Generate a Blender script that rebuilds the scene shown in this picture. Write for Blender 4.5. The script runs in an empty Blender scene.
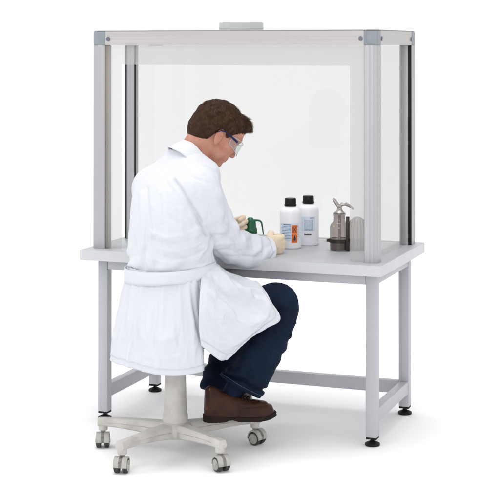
import bpy, bmesh, math, random
import numpy as np
from mathutils import Vector, Matrix
R = math.radians
random.seed(7)
RNG = np.random.default_rng(7)
scene = bpy.context.scene
col = scene.collection

# ------------------------------------------------------------------ tagging
def tag(o, label=None, cat=None, group=None, kind=None):
    if label: o['label'] = label
    if cat: o['category'] = cat
    if group: o['group'] = group
    if kind: o['kind'] = kind
    return o

def empty(name, loc=(0, 0, 0), rz=0.0):
    o = bpy.data.objects.new(name, None)
    o.location = loc
    o.rotation_euler = (0, 0, rz)
    o.empty_display_size = 0.1
    col.objects.link(o)
    return o

# ------------------------------------------------------------------ mesh builder
class MB:
    def __init__(self):
        self.bm = bmesh.new()

    def box(self, lo, hi, bev=0.0, seg=2):
        lo, hi = Vector(lo), Vector(hi)
        m = Matrix.Translation((lo + hi) / 2) @ Matrix.Diagonal((hi.x - lo.x, hi.y - lo.y, hi.z - lo.z, 1))
        vs = bmesh.ops.create_cube(self.bm, size=1.0, matrix=m)['verts']
        if bev > 0:
            es = list({e for v in vs for e in v.link_edges})
            bmesh.ops.bevel(self.bm, geom=es, offset=bev, segments=seg, affect='EDGES', profile=0.5)
        return self

    def cyl(self, p0, p1, r0, r1=None, n=32, bev=0.0):
        r1 = r0 if r1 is None else r1
        p0, p1 = Vector(p0), Vector(p1)
        ax = p1 - p0
        q = ax.to_track_quat('Z', 'Y').to_matrix().to_4x4()
        L = ax.length
        prof = [(0, 0), (r0 - bev, 0), (r0, bev), (r1, L - bev), (r1 - bev, L), (0, L)] if bev else [(0, 0), (r0, 0), (r1, L), (0, L)]
        return self.lathe(prof, Matrix.Translation(p0) @ q, n)

    def lathe(self, prof, m=None, n=40, sq=None):
        m = m or Matrix.Identity(4)
        rings = []
        for r, z in prof:
            if r < 1e-6:
                rings.append([self.bm.verts.new(m @ Vector((0, 0, z)))])
            else:
                ring = []
                for i in range(n):
                    a = 2 * math.pi * i / n
                    ca, sa = math.cos(a), math.sin(a)
                    k = 1.0
                    if sq:
                        k = (abs(ca) ** sq + abs(sa) ** sq) ** (-1.0 / sq)
                    ring.append(self.bm.verts.new(m @ Vector((r * k * ca, r * k * sa, z))))
                rings.append(ring)
        for a, b in zip(rings, rings[1:]):
            if len(a) == 1 and len(b) == 1:
                continue
            for i in range(n):
                j = (i + 1) % n
                if len(a) == 1:
                    self.bm.faces.new((a[0], b[j], b[i]))
                elif len(b) == 1:
                    self.bm.faces.new((a[i], a[j], b[0]))
                else:
                    self.bm.faces.new((a[i], a[j], b[j], b[i]))
        return self

    def tube(self, pts, r, n=12):
        pts = [Vector(p) for p in pts]
        rr = r if isinstance(r, (list, tuple)) else [r] * len(pts)
        up = Vector((0, 0, 1))
        prev = None
        rings = []
        for i, p in enumerate(pts):
            t = (pts[min(i + 1, len(pts) - 1)] - pts[max(i - 1, 0)]).normalized()
            a = (prev if prev else up)
            x = a - t * a.dot(t)
            if x.length < 1e-4:
                x = Vector((1, 0, 0)) - t * t.x
            x.normalize()
            y = t.cross(x)
            prev = x
            rings.append([self.bm.verts.new(p + (x * math.cos(2 * math.pi * k / n) + y * math.sin(2 * math.pi * k / n)) * rr[i]) for k in range(n)])
        for a, b in zip(rings, rings[1:]):
            for i in range(n):
                j = (i + 1) % n
                self.bm.faces.new((a[i], a[j], b[j], b[i]))
        self.bm.faces.new(rings[0][::-1])
        self.bm.faces.new(rings[-1])
        return self

    def prism(self, poly, z0, z1, m=None):
        m = m or Matrix.Identity(4)
        a = [self.bm.verts.new(m @ Vector((x, y, z0))) for x, y in poly]
        b = [self.bm.verts.new(m @ Vector((x, y, z1))) for x, y in poly]
        self.bm.faces.new(a[::-1])
        self.bm.faces.new(b)
        for i in range(len(poly)):
            j = (i + 1) % len(poly)
            self.bm.faces.new((a[i], a[j], b[j], b[i]))
        return self

    def np_mesh(self, V, F):
        vs = [self.bm.verts.new(v) for v in V]
        for f in F:
            try:
                self.bm.faces.new([vs[i] for i in f])
            except ValueError:
                pass
        return self

    def build(self, name, mat, parent=None, sharp=35, fix=True):
        if fix:
            bmesh.ops.recalc_face_normals(self.bm, faces=self.bm.faces)
        me = bpy.data.meshes.new(name)
        self.bm.to_mesh(me)
        self.bm.free()
        return link_mesh(name, me, mat, parent, sharp)

def link_mesh(name, me, mat, parent=None, sharp=35):
    me.polygons.foreach_set('use_smooth', [True] * len(me.polygons))
    if sharp:
        me.set_sharp_from_angle(angle=R(sharp))
    for mm in (mat if isinstance(mat, (list, tuple)) else [mat]):
        me.materials.append(mm)
    o = bpy.data.objects.new(name, me)
    col.objects.link(o)
    if parent:
        o.parent = parent
    return o

# ------------------------------------------------------------------ materials
def nodes(name):
    m = bpy.data.materials.new(name)
    m.use_nodes = True
    nt = m.node_tree
    return m, nt, nt.nodes['Principled BSDF'], nt.nodes['Material Output']

def mat(name, c, rough=0.5, metal=0.0, c2=None, scale=30.0, stretch=(1, 1, 1), bump=0.0, bscale=200.0, spec=0.5,
        sheen=0.0, rough2=None, fac=(0.35, 0.65), detail=4.0, trans=0.0, ior=1.45, sss=0.0, coat=0.0):
    m, nt, b, out = nodes(name)
    b.inputs['Base Color'].default_value = (*c, 1)
    b.inputs['Roughness'].default_value = rough
    b.inputs['Metallic'].default_value = metal
    b.inputs['Specular IOR Level'].default_value = spec
    b.inputs['Sheen Weight'].default_value = sheen
    b.inputs['Transmission Weight'].default_value = trans
    b.inputs['IOR'].default_value = ior
    b.inputs['Coat Weight'].default_value = coat
    if sss:
        b.inputs['Subsurface Weight'].default_value = sss
        b.inputs['Subsurface Radius'].default_value = (0.012, 0.005, 0.003)
        b.inputs['Subsurface Scale'].default_value = 0.6
    tc = nt.nodes.new('ShaderNodeTexCoord')
    mp = nt.nodes.new('ShaderNodeMapping')
    mp.inputs['Scale'].default_value = stretch
    nt.links.new(tc.outputs['Object'], mp.inputs['Vector'])
    if c2 or rough2:
        n = nt.nodes.new('ShaderNodeTexNoise')
        n.inputs['Scale'].default_value = scale
        n.inputs['Detail'].default_value = detail
        nt.links.new(mp.outputs[0], n.inputs['Vector'])
        r = nt.nodes.new('ShaderNodeMapRange')
        r.inputs['From Min'].default_value, r.inputs['From Max'].default_value = fac
        nt.links.new(n.outputs['Fac'], r.inputs['Value'])
        if c2:
            mx = nt.nodes.new('ShaderNodeMix')
            mx.data_type = 'RGBA'
            mx.inputs['A'].default_value = (*c, 1)
            mx.inputs['B'].default_value = (*c2, 1)
            nt.links.new(r.outputs[0], mx.inputs['Factor'])
            nt.links.new(mx.outputs['Result'], b.inputs['Base Color'])
        if rough2:
            r2 = nt.nodes.new('ShaderNodeMapRange')
            r2.inputs['To Min'].default_value, r2.inputs['To Max'].default_value = rough, rough2
            nt.links.new(r.outputs[0], r2.inputs['Value'])
            nt.links.new(r2.outputs[0], b.inputs['Roughness'])
    if bump:
        n2 = nt.nodes.new('ShaderNodeTexNoise')
        n2.inputs['Scale'].default_value = bscale
        n2.inputs['Detail'].default_value = 3.0
        nt.links.new(mp.outputs[0], n2.inputs['Vector'])
        bp = nt.nodes.new('ShaderNodeBump')
        bp.inputs['Strength'].default_value = bump
        bp.inputs['Distance'].default_value = 0.002
        nt.links.new(n2.outputs['Fac'], bp.inputs['Height'])
        nt.links.new(bp.outputs[0], b.inputs['Normal'])
    return m

def pane_mat(name, tint, film=0.0, film_col=(0.7, 0.7, 0.7), rough=0.02, refl=0.02):
    """clear sheet: straight-through light with a tint, a Fresnel reflection and an optional milky film"""
    m, nt, b, out = nodes(name)
    nt.nodes.remove(b)
    tr = nt.nodes.new('ShaderNodeBsdfTransparent')
    tr.inputs['Color'].default_value = (*tint, 1)
    last = tr.outputs[0]
    if film:
        df = nt.nodes.new('ShaderNodeBsdfDiffuse')
        df.inputs['Color'].default_value = (*film_col, 1)
        mx = nt.nodes.new('ShaderNodeMixShader')
        mx.inputs[0].default_value = film
        nt.links.new(last, mx.inputs[1])
        nt.links.new(df.outputs[0], mx.inputs[2])
        last = mx.outputs[0]
    gl = nt.nodes.new('ShaderNodeBsdfGlossy')
    gl.inputs['Roughness'].default_value = rough
    lw = nt.nodes.new('ShaderNodeLayerWeight')      # 'Facing' is the same for both sides of a sheet
    lw.inputs['Blend'].default_value = 0.5
    pw = nt.nodes.new('ShaderNodeMath'); pw.operation = 'POWER'; pw.inputs[1].default_value = 5.0
    ma = nt.nodes.new('ShaderNodeMath'); ma.operation = 'MULTIPLY_ADD'; ma.inputs[1].default_value = 0.5; ma.inputs[2].default_value = refl
    nt.links.new(lw.outputs['Facing'], pw.inputs[0])
    nt.links.new(pw.outputs[0], ma.inputs[0])
    ms = nt.nodes.new('ShaderNodeMixShader')
    nt.links.new(ma.outputs[0], ms.inputs[0])
    nt.links.new(last, ms.inputs[1])
    nt.links.new(gl.outputs[0], ms.inputs[2])
    nt.links.new(ms.outputs[0], out.inputs['Surface'])
    return m

def denim():
    m, nt, b, out = nodes('denim')
    tc = nt.nodes.new('ShaderNodeTexCoord')
    n = nt.nodes.new('ShaderNodeTexNoise')
    n.inputs['Scale'].default_value = 9.0
    n.inputs['Detail'].default_value = 6.0
    nt.links.new(tc.outputs['Object'], n.inputs['Vector'])
    mp = nt.nodes.new('ShaderNodeMapping')
    mp.inputs['Scale'].default_value = (500, 500, 160)
    mp.inputs['Rotation'].default_value = (0.3, 0.6, 0.2)
    nt.links.new(tc.outputs['Object'], mp.inputs['Vector'])
    w = nt.nodes.new('ShaderNodeTexNoise')
    w.inputs['Scale'].default_value = 1.0
    nt.links.new(mp.outputs[0], w.inputs['Vector'])
    cr = nt.nodes.new('ShaderNodeValToRGB')
    cr.color_ramp.elements[0].position = 0.36
    cr.color_ramp.elements[0].color = (0.0020, 0.0042, 0.0120, 1)
    cr.color_ramp.elements[1].position = 0.72
    cr.color_ramp.elements[1].color = (0.0062, 0.0185, 0.047, 1)
    add = nt.nodes.new('ShaderNodeMath')
    add.operation = 'MULTIPLY_ADD'
    add.inputs[1].default_value = 0.45
    nt.links.new(w.outputs['Fac'], add.inputs[0])
    sc = nt.nodes.new('ShaderNodeMath')
    sc.operation = 'MULTIPLY'
    sc.inputs[1].default_value = 0.6
    nt.links.new(n.outputs['Fac'], sc.inputs[0])
    nt.links.new(sc.outputs[0], add.inputs[2])
    nt.links.new(add.outputs[0], cr.inputs['Fac'])
    nt.links.new(cr.outputs[0], b.inputs['Base Color'])
    b.inputs['Roughness'].default_value = 0.85
    b.inputs['Specular IOR Level'].default_value = 0.15
    bp = nt.nodes.new('ShaderNodeBump')
    bp.inputs['Strength'].default_value = 0.3
    bp.inputs['Distance'].default_value = 0.001
    nt.links.new(w.outputs['Fac'], bp.inputs['Height'])
    nt.links.new(bp.outputs[0], b.inputs['Normal'])
    return m

M = {}
M['floor'] = mat('white_studio_floor', (0.91, 0.91, 0.912), 0.9, spec=0.0)
M['paint'] = mat('grey_powder_coat', (0.46, 0.47, 0.50), 0.42, c2=(0.435, 0.445, 0.475), scale=6, bump=0.05, bscale=700)
M['top'] = mat('grey_laminate', (0.44, 0.45, 0.465), 0.38, c2=(0.415, 0.425, 0.44), scale=14, bump=0.03, bscale=500, detail=6)
M['edge'] = mat('light_edge_band', (0.57, 0.58, 0.60), 0.4, c2=(0.54, 0.55, 0.57), scale=10)
M['alu'] = mat('anodised_aluminium', (0.455, 0.455, 0.47), 0.42, metal=0.8, c2=(0.44, 0.44, 0.455), scale=8, stretch=(60, 60, 0.4), rough2=0.46)
M['alu_h'] = mat('anodised_rail', (0.515, 0.50, 0.495), 0.42, metal=0.8, c2=(0.495, 0.48, 0.475), scale=8, stretch=(0.4, 60, 60), rough2=0.46)
M['cap'] = mat('grey_corner_plastic', (0.255, 0.28, 0.305), 0.45, c2=(0.235, 0.26, 0.285), scale=40)
M['screw'] = mat('dark_screw', (0.16, 0.18, 0.22), 0.35, metal=0.7)
M['gasket'] = mat('black_gasket', (0.012, 0.012, 0.013), 0.6, spec=0.2, bump=0.1)
M['seal'] = mat('brown_grey_seal', (0.42, 0.38, 0.32), 0.55, c2=(0.36, 0.33, 0.28), scale=12, stretch=(1, 1, .2))
M['rubber'] = mat('black_rubber', (0.010, 0.010, 0.011), 0.55, spec=0.2, bump=0.1)
M['steel'] = mat('bare_steel', (0.55, 0.55, 0.56), 0.3, metal=1.0)
M['clear'] = pane_mat('clear_side_glass', (0.98, 0.985, 0.985))
M['tint'] = pane_mat('pale_grey_glass', (0.85, 0.85, 0.85))
M['strip'] = pane_mat('milky_front_strip', (0.875, 0.875, 0.875), film=0.19, film_col=(0.76, 0.76, 0.755))
M['side'] = pane_mat('grey_side_glass', (0.945, 0.945, 0.945))
M['duct'] = mat('pale_duct_plastic', (0.45, 0.465, 0.465), 0.4)
M['stool'] = mat('worn_offwhite_plastic', (0.54, 0.525, 0.498), 0.5, c2=(0.37, 0.35, 0.32), scale=12, fac=(0.45, 0.75), detail=8, bump=0.08, bscale=120)
M['castor'] = mat('grey_castor_plastic', (0.43, 0.42, 0.40), 0.5, c2=(0.30, 0.285, 0.26), scale=30, detail=6)
M['scuff'] = mat('grey_groove', (0.36, 0.33, 0.29), 0.7, c2=(0.5, 0.47, 0.42), scale=20)
M['wheel'] = mat('grey_wheel', (0.42, 0.41, 0.39), 0.5, c2=(0.30, 0.29, 0.275), scale=60)
M['tyre'] = mat('dark_tyre', (0.035, 0.034, 0.033), 0.6, spec=0.2, c2=(0.06, 0.058, 0.055), scale=50)
M['seat'] = mat('black_seat_vinyl', (0.02, 0.02, 0.022), 0.5, bump=0.2, bscale=90)
def cotton():
    m = mat('white_cotton', (0.645, 0.655, 0.70), 0.9, c2=(0.625, 0.635, 0.68), scale=11, spec=0.15)
    nt = m.node_tree
    b = nt.nodes['Principled BSDF']
    tc = nt.nodes.new('ShaderNodeTexCoord')
    # worn-in creases (ridged, distorted noise at two sizes) and the weave
    def ridged(scale, dist, stretch):
        mp = nt.nodes.new('ShaderNodeMapping'); mp.inputs['Scale'].default_value = stretch
        mp.inputs['Rotation'].default_value = (0.2, 0.5, 0.3)
        n = nt.nodes.new('ShaderNodeTexNoise')
        n.inputs['Scale'].default_value = scale; n.inputs['Detail'].default_value = 2.0; n.inputs['Distortion'].default_value = dist
        nt.links.new(tc.outputs['Object'], mp.inputs['Vector']); nt.links.new(mp.outputs[0], n.inputs['Vector'])
        s = nt.nodes.new('ShaderNodeMath'); s.operation = 'SUBTRACT'; s.inputs[1].default_value = 0.5
        t = nt.nodes.new('ShaderNodeMath'); t.operation = 'ABSOLUTE'
        nt.links.new(n.outputs['Fac'], s.inputs[0]); nt.links.new(s.outputs[0], t.inputs[0])
        return t.outputs[0]
    last = None
    for out, st, ds in ((ridged(9, .8, (1.3, 1.3, .8)), .14, .012), (ridged(20, .6, (1, 1, 1.2)), .06, .004)):
        bp = nt.nodes.new('ShaderNodeBump')
        bp.inputs['Strength'].default_value = st; bp.inputs['Distance'].default_value = ds
        nt.links.new(out, bp.inputs['Height'])
        if last: nt.links.new(last, bp.inputs['Normal'])
        last = bp.outputs[0]
    n = nt.nodes.new('ShaderNodeTexNoise'); n.inputs['Scale'].default_value = 900
    nt.links.new(tc.outputs['Object'], n.inputs['Vector'])
    bp = nt.nodes.new('ShaderNodeBump'); bp.inputs['Strength'].default_value = .12; bp.inputs['Distance'].default_value = .001
    nt.links.new(n.outputs['Fac'], bp.inputs['Height']); nt.links.new(last, bp.inputs['Normal'])
    nt.links.new(bp.outputs[0], b.inputs['Normal'])
    return m
M['coat'] = cotton()
M['denim'] = denim()
M['stitch'] = mat('faded_seam', (0.06, 0.10, 0.17), 0.9, c2=(0.015, 0.03, 0.06), scale=90)
M['shoe'] = mat('brown_leather', (0.022, 0.0075, 0.0045), 0.33, spec=0.22, c2=(0.050, 0.018, 0.010), scale=16, bump=0.18, bscale=110, rough2=0.55, detail=6)
M['sole'] = mat('dark_sole', (0.010, 0.006, 0.005), 0.7, spec=0.2, c2=(0.018, 0.010, 0.007), scale=30, bump=0.2)
M['lace'] = mat('tan_stitching', (0.22, 0.16, 0.11), 0.8)
M['skin'] = mat('skin', (0.50, 0.26, 0.185), 0.5, c2=(0.43, 0.175, 0.125), scale=22, bump=0.12, bscale=350, spec=0.35, sss=0.25)
M['lip'] = mat('lips', (0.36, 0.13, 0.10), 0.45)
M['hair'] = mat('brown_hair', (0.026, 0.0125, 0.0075), 0.65, c2=(0.050, 0.024, 0.014), scale=60, stretch=(1, 1, 1), spec=0.12, bump=0.5, bscale=260)
M['strand'] = mat('brown_hair_strands', (0.028, 0.0135, 0.0075), 0.55, c2=(0.085, 0.043, 0.023), scale=45, spec=0.12)
M['eye'] = mat('eye_white', (0.7, 0.68, 0.65), 0.2)
M['iris'] = mat('iris', (0.05, 0.035, 0.02), 0.2)
M['glove'] = mat('latex_glove', (0.76, 0.64, 0.49), 0.55, c2=(0.70, 0.56, 0.41), scale=25, bump=0.25, bscale=120, sss=0.15)
M['navy'] = mat('navy_plastic', (0.008, 0.012, 0.055), 0.3, spec=0.25)
M['lens'] = pane_mat('goggle_lens', (0.94, 0.945, 0.95), refl=0.05, film=0.03, film_col=(0.75, 0.77, 0.8))
M['rim'] = mat('grey_lens_rim', (0.45, 0.46, 0.48), 0.3, spec=0.6)
M['green'] = mat('green_plastic', (0.003, 0.115, 0.045), 0.3, c2=(0.003, 0.085, 0.034), scale=30)
M['pebottle'] = mat('milky_plastic', (0.84, 0.84, 0.885), 0.35, sss=0.2, spec=0.4)
M['label'] = mat('pale_blue_label', (0.60, 0.70, 0.84), 0.5)
M['label2'] = mat('white_blue_label', (0.68, 0.74, 0.84), 0.5)
M['orange'] = mat('orange_panel', (0.88, 0.20, 0.035), 0.5)
M['ink'] = mat('blue_grey_ink', (0.13, 0.20, 0.33), 0.6)
M['ink2'] = mat('dark_ink', (0.03, 0.035, 0.06), 0.6)
M['paper'] = mat('white_ink', (0.8, 0.78, 0.75), 0.6)
M['blackcap'] = mat('black_cap', (0.010, 0.010, 0.011), 0.35, spec=0.2)
M['smoke'] = pane_mat('smoked_glass', (0.66, 0.62, 0.60), refl=0.06, film=0.13, film_col=(0.30, 0.27, 0.25), rough=0.05)
M['smoke2'] = pane_mat('taupe_glass', (0.70, 0.66, 0.64), refl=0.05, film=0.26, film_col=(0.40, 0.37, 0.35), rough=0.08)
M['silver'] = mat('silvered_metal', (0.50, 0.47, 0.45), 0.3, metal=0.75, c2=(0.34, 0.31, 0.29), scale=25)
M['bronze'] = mat('dark_clamp', (0.030, 0.024, 0.022), 0.35, metal=0.4)
M['liquid'] = mat('dark_liquid', (0.16, 0.135, 0.125), 0.15)

# ------------------------------------------------------------------ setting: white floor sweeping up behind
mb = MB()
prof = [(-9.0, 0.0), (2.2, 0.0)]
for i in range(1, 13):
    a = R(90) * i / 12
    prof.append((2.2 + 1.6 * math.sin(a), 1.6 - 1.6 * math.cos(a)))
prof.append((3.8, 4.2))
rot = Matrix.Rotation(0.355, 4, 'Z')
va = [mb.bm.verts.new(rot @ Vector((-6, y, z))) for y, z in prof]
vb = [mb.bm.verts.new(rot @ Vector((6, y, z))) for y, z in prof]
for i in range(len(prof) - 1):
    mb.bm.faces.new((va[i], vb[i], vb[i + 1], va[i + 1]))
tag(mb.build('floor', M['floor'], sharp=None, fix=False), kind='structure')

# ------------------------------------------------------------------ work table
T = 0.75                                   # table top height
HW, HD = 0.640, 0.317                      # hood half width / half depth
tb = tag(empty('lab_table'), 'pale grey steel work table carrying the hood, four legs on black feet', 'table')
tx, ty0, ty1 = 0.672, -0.380, 0.363
MB().box((-tx + .0015, ty0 + .0015, T - 0.044), (tx - .0015, ty1 - .0015, T), 0.0015).build('tabletop', M['top'], tb)
mb = MB()
for lo, hi in (((-tx, ty0, T - 0.0445), (tx, ty0 + 0.0016, T - 0.0008)), ((tx - 0.0016, ty0 + .0018, T - 0.0445), (tx, ty1 - .0018, T - 0.0008)),
               ((-tx, ty0 + .0018, T - 0.0445), (-tx + 0.0016, ty1 - .0018, T - 0.0008)), ((-tx, ty1 - 0.0016, T - 0.0445), (tx, ty1, T - 0.0008))):
    mb.box(lo, hi)
mb.build('edge_band', M['edge'], tb)
lx, lf, lb, lw = 0.628, -0.294, 0.288, 0.0455
zl = 0.030
legs = [(-lx, lf), (lx - lw, lf), (lx - lw, lb - lw), (-lx, lb - lw)]
for x, y in legs:
    lg = MB().box((x, y, zl + 0.006), (x + lw, y + lw, T - 0.045), 0.003).build('leg', M['paint'], tb)
    c = (x + lw / 2, y + lw / 2)
    f = MB()
    f.box((x + 0.001, y + 0.001, zl - 0.002), (x + lw - 0.001, y + lw - 0.001, zl + 0.0065), 0.001)
    f.cyl((*c, 0.016), (*c, zl + 0.004), 0.008)
    f.lathe([(0, 0.001), (0.029, 0.001), (0.031, 0.004), (0.030, 0.010), (0.016, 0.017), (0.011, 0.019), (0, 0.019)], Matrix.Translation((*c, 0)), 28)
    f.build('levelling_foot', M['rubber'], lg)
za0, za1 = 0.657, T - 0.0455
def rail(name, lo, hi):
    return MB().box(lo, hi, 0.0025).build(name, M['paint'], tb)
rail('apron', (-lx + lw, lf + 0.002, za0), (lx - lw, lf + 0.032, za1))
rail('apron', (-lx + lw, lb - 0.032, za0), (lx - lw, lb - 0.002, za1))
for s in (-1, 1):
    xo = s * (lx - 0.002)
    xi = s * (lx - 0.032)
    rail('apron', (min(xo, xi), lf + lw, za0), (max(xo, xi), lb - lw, za1))
    rail('stretcher', (min(s * (lx - 0.002), s * (lx - 0.040)), lf + lw, 0.094), (max(s * (lx - 0.002), s * (lx - 0.040)), lb - lw, 0.148))
rail('stretcher', (-lx + lw, lb - 0.040, 0.092), (lx - lw, lb - 0.002, 0.146))

# ------------------------------------------------------------------ extraction hood on the table
hd = tag(empty('fume_hood', (0, 0, T)), 'aluminium framed clear hood standing on the work table, round duct collar on top', 'fume hood')
ZT = 0.9445                                # hood height above the table
RH, PW = 0.060, 0.057                      # rail height, post width
def groove_post(x0, y0, x1, y1, z0, z1, faces):
    m = MB().box((x0, y0, z0), (x1, y1, z1), 0.003)
    return m
def post(x0, y0, x1=None, y1=None, z1=ZT - RH - 0.001):
    x1 = x0 + PW if x1 is None else x1
    y1 = y0 + PW if y1 is None else y1
    # aluminium profile with shallow grooves down the front and the side
    w = x1 - x0
    dp = y1 - y0
    g, e = 0.0003, 0.0016
    def side(n, axis):
        pts = []
        for t in (0.36, 0.64):
            pts += [(t - e / n, 0), (t, g), (t + e / n, 0)]
        return pts
    poly = [(x0 + 0.002, y0)]
    for t, d in side(w, 0):
        poly.append((x0 + t * w, y0 + d))
    poly += [(x1 - 0.002, y0), (x1, y0 + 0.002)]
    for t, d in side(dp, 1):
        poly.append((x1 - d, y0 + t * dp))
    poly += [(x1, y1 - 0.002), (x1 - 0.002, y1), (x0 + 0.002, y1), (x0, y1 - 0.002)]
    for t, d in reversed(side(dp, 1)):
        poly.append((x0 + d, y0 + t * dp))
    poly.append((x0, y0 + 0.002))
    return MB().prism(poly, 0.0005, z1)
pFL = post(-HW, -HD).build('post', M['alu'], hd, 25)
pFR = post(HW - PW, -HD).build('post', M['alu'], hd, 25)
pRR = post(HW - PW, HD - PW).build('post', M['alu'], hd, 25)
pML = post(-HW, 0.006, -HW + 0.046, 0.052).build('post', M['alu'], hd, 25)
# seals and gaskets
MB().box((-HW + PW - 0.0005, -HD + 0.012, 0.002), (-HW + PW + 0.006, -HD + PW - 0.006, ZT - RH - 0.002), 0.001).build('seal_strip', M['seal'], pFL)
MB().box((-HW + 0.0465, 0.007, 0.002), (-HW + 0.0500, 0.020, ZT - RH - 0.002), 0.001).build('gasket', M['gasket'], pML)
MB().box((-HW + 0.001, 0.001, 0.002), (-HW + 0.0075, 0.0055, ZT - RH - 0.002), 0.001).build('gasket', M['gasket'], pML)
MB().box((HW - 0.0165, HD - PW - 0.006, 0.001), (HW - 0.002, HD - PW - 0.0005, ZT - RH - 0.002), 0.001).build('gasket', M['gasket'], pRR)
# rails
zr0 = ZT - RH
def hrail(lo, hi, axis):
    m = MB()
    (x0, y0, z0), (x1, y1, z1) = lo, hi
    g = 0.0005
    if axis == 0:
        prof = [(y0, z0), (y0, z0 + .022), (y0 + g, z0 + .0235), (y0, z0 + .025), (y0, z1 - .025), (y0 + g, z1 - .0235), (y0, z1 - .022), (y0, z1), (y1, z1), (y1, z0)]
        a = [m.bm.verts.new((x0, y, z)) for y, z in prof]
        b = [m.bm.verts.new((x1, y, z)) for y, z in prof]
    else:
        sgn = 1 if x1 > 0 else -1
        xo, xi = (x1, x0) if sgn > 0 else (x0, x1)
        prof = [(xo, z0), (xo, z0 + .022), (xo - sgn * g, z0 + .0235), (xo, z0 + .025), (xo, z1 - .025), (xo - sgn * g, z1 - .0235), (xo, z1 - .022), (xo, z1), (xi, z1), (xi, z0)]
        a = [m.bm.verts.new((x, y0, z)) for x, z in prof]
        b = [m.bm.verts.new((x, y1, z)) for x, z in prof]
    m.bm.faces.new(a); m.bm.faces.new(b[::-1])
    for i in range(len(a)):
        j = (i + 1) % len(a)
        m.bm.faces.new((a[i], b[i], b[j], a[j]))
    return m.build('rail', M['alu_h'], hd, 20)
hrail((-HW + PW + .001, -HD + .001, zr0), (HW - PW - .001, -HD + PW, ZT - .001), 0)
hrail((-HW + PW + .001, HD - PW, zr0), (HW - PW - .001, HD - .001, ZT - .001), 0)
hrail((HW - PW, -HD + PW + .001, zr0), (HW - .001, HD - PW - .001, ZT - .001), 1)
hrail((-HW + .001, -HD + PW + .001, zr0), (-HW + PW, HD - PW - .001, ZT - .001), 1)
# a dark cover line along the top edge of the rails
mb = MB()
mb.box((-HW + .0015, -HD + .0015, ZT - .0008), (HW - .0015, -HD + PW, ZT + .0035), .0008)
mb.box((-HW + .0015, HD - PW, ZT - .0008), (HW - .0015, HD - .0015, ZT + .0035), .0008)
for s in (-1, 1):
    mb.box((min(s * (HW - .0015), s * (HW - PW)), -HD + PW + .0002, ZT - .0008), (max(s * (HW - .0015), s * (HW - PW)), HD - PW - .0002, ZT + .0035), .0008)
mb.build('cover_strip', mat('cover_grey', (0.28, 0.28, 0.28), 0.5), hd)
for sx in (-1, 1):
    for sy in (-1, 1):
        x0, x1 = sorted((sx * HW, sx * (HW - PW - .0005)))
        y0, y1 = sorted((sy * HD, sy * (HD - PW - .0005)))
        light = sx > 0 and sy > 0
        cp = MB().box((x0 - .0004, y0 - .0004, zr0 - .001), (x1 + .0004, y1 + .0004, ZT - .0012), 0.004, 3).build('corner_cap', M['cap'], hd)
        if sx > 0 or sy < 0:
            MB().box((x0 + .001, y0 + .001, zr0 - .004), (x1 - .001, y1 - .001, zr0 - .0008)).build('joint_gap', M['screw'], cp)
        xs = sx * (HW - PW - .014)
        zc = zr0 + RH * 0.45
        s = MB().cyl((xs, sy * (HD - .002), zc), (xs, sy * (HD + .0025), zc), .0085, n=20)
        ys = sy * (HD - PW - .010)
        s.build('screw', M['screw'], cp)
        s = MB().cyl((sx * (HW - .002), ys, zc), (sx * (HW + .0025), ys, zc), .0085, n=20)
        s.build('screw', M['screw'], cp)
# panes
MB().prism([(-HW + .020, 0.054), (-HW + .024, 0.054), (-HW + .024, HD - .022), (HW - PW - .001, HD - .022), (HW - PW - .001, HD - .018), (-HW + .020, HD - .018)], 0.002, zr0 - .001).build('rear_panel', M['tint'], hd)
MB().box((HW - .030, -HD + PW + .001, 0.002), (HW - .026, HD - PW - .007, zr0 - .001)).build('side_panel', M['side'], hd)
MB().box((-HW + .020, -HD + PW + .001, 0.002), (-HW + .024, 0.0045, zr0 - .001)).build('side_panel', M['clear'], hd)
MB().box((-HW + PW, -HD + PW, ZT - .016), (HW - PW, HD - PW, ZT - .012)).build('roof_panel', M['clear'], hd)
# milky strips that edge the front opening
xl0, xl1, xr0, xr1 = -HW + PW + .0065, -0.513, 0.5195, HW - PW - .0005
zt0 = 1.5495 - T
yf = -HD + .016
poly = [(xl0, 0.002), (xl1, 0.002), (xl1, zt0), (xr0, zt0), (xr0, 0.002), (xr1, 0.002), (xr1, zr0 - .001), (xl0, zr0 - .001)]
mb = MB()
mx = Matrix(((1, 0, 0, 0), (0, 0, 1, 0), (0, 1, 0, 0), (0, 0, 0, 1)))
quads = [((xl0, .002), (xl1, zt0)), ((xr0, .002), (xr1, zt0)), ((xl0, zt0), (xr1, zr0 - .001))]
a = [mb.bm.verts.new((x, yf, z)) for x, z in poly]
b = [mb.bm.verts.new((x, yf + .003, z)) for x, z in poly]
fa = mb.bm.faces.new(a); fb = mb.bm.faces.new(b[::-1])
for i in range(len(a)):
    j = (i + 1) % len(a)
    mb.bm.faces.new((a[i], b[i], b[j], a[j]))
mb.build('front_panel', M['strip'], hd)
# duct collar on the roof
dc = Matrix.Translation((-0.070, 0.0, 0))
MB().lathe([(0.098, ZT - .018), (0.099, ZT - .006), (0.099, ZT + .034), (0.0965, ZT + .040), (0.094, ZT + .040), (0.093, ZT - .014)], dc, 64).build('duct_collar', M['duct'], hd)
MB().lathe([(0.0993, ZT + .0135), (0.1005, ZT + .0145), (0.1005, ZT + .0165), (0.0993, ZT + .0175)], dc, 64).build('collar_bead', M['duct'], hd)

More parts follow.
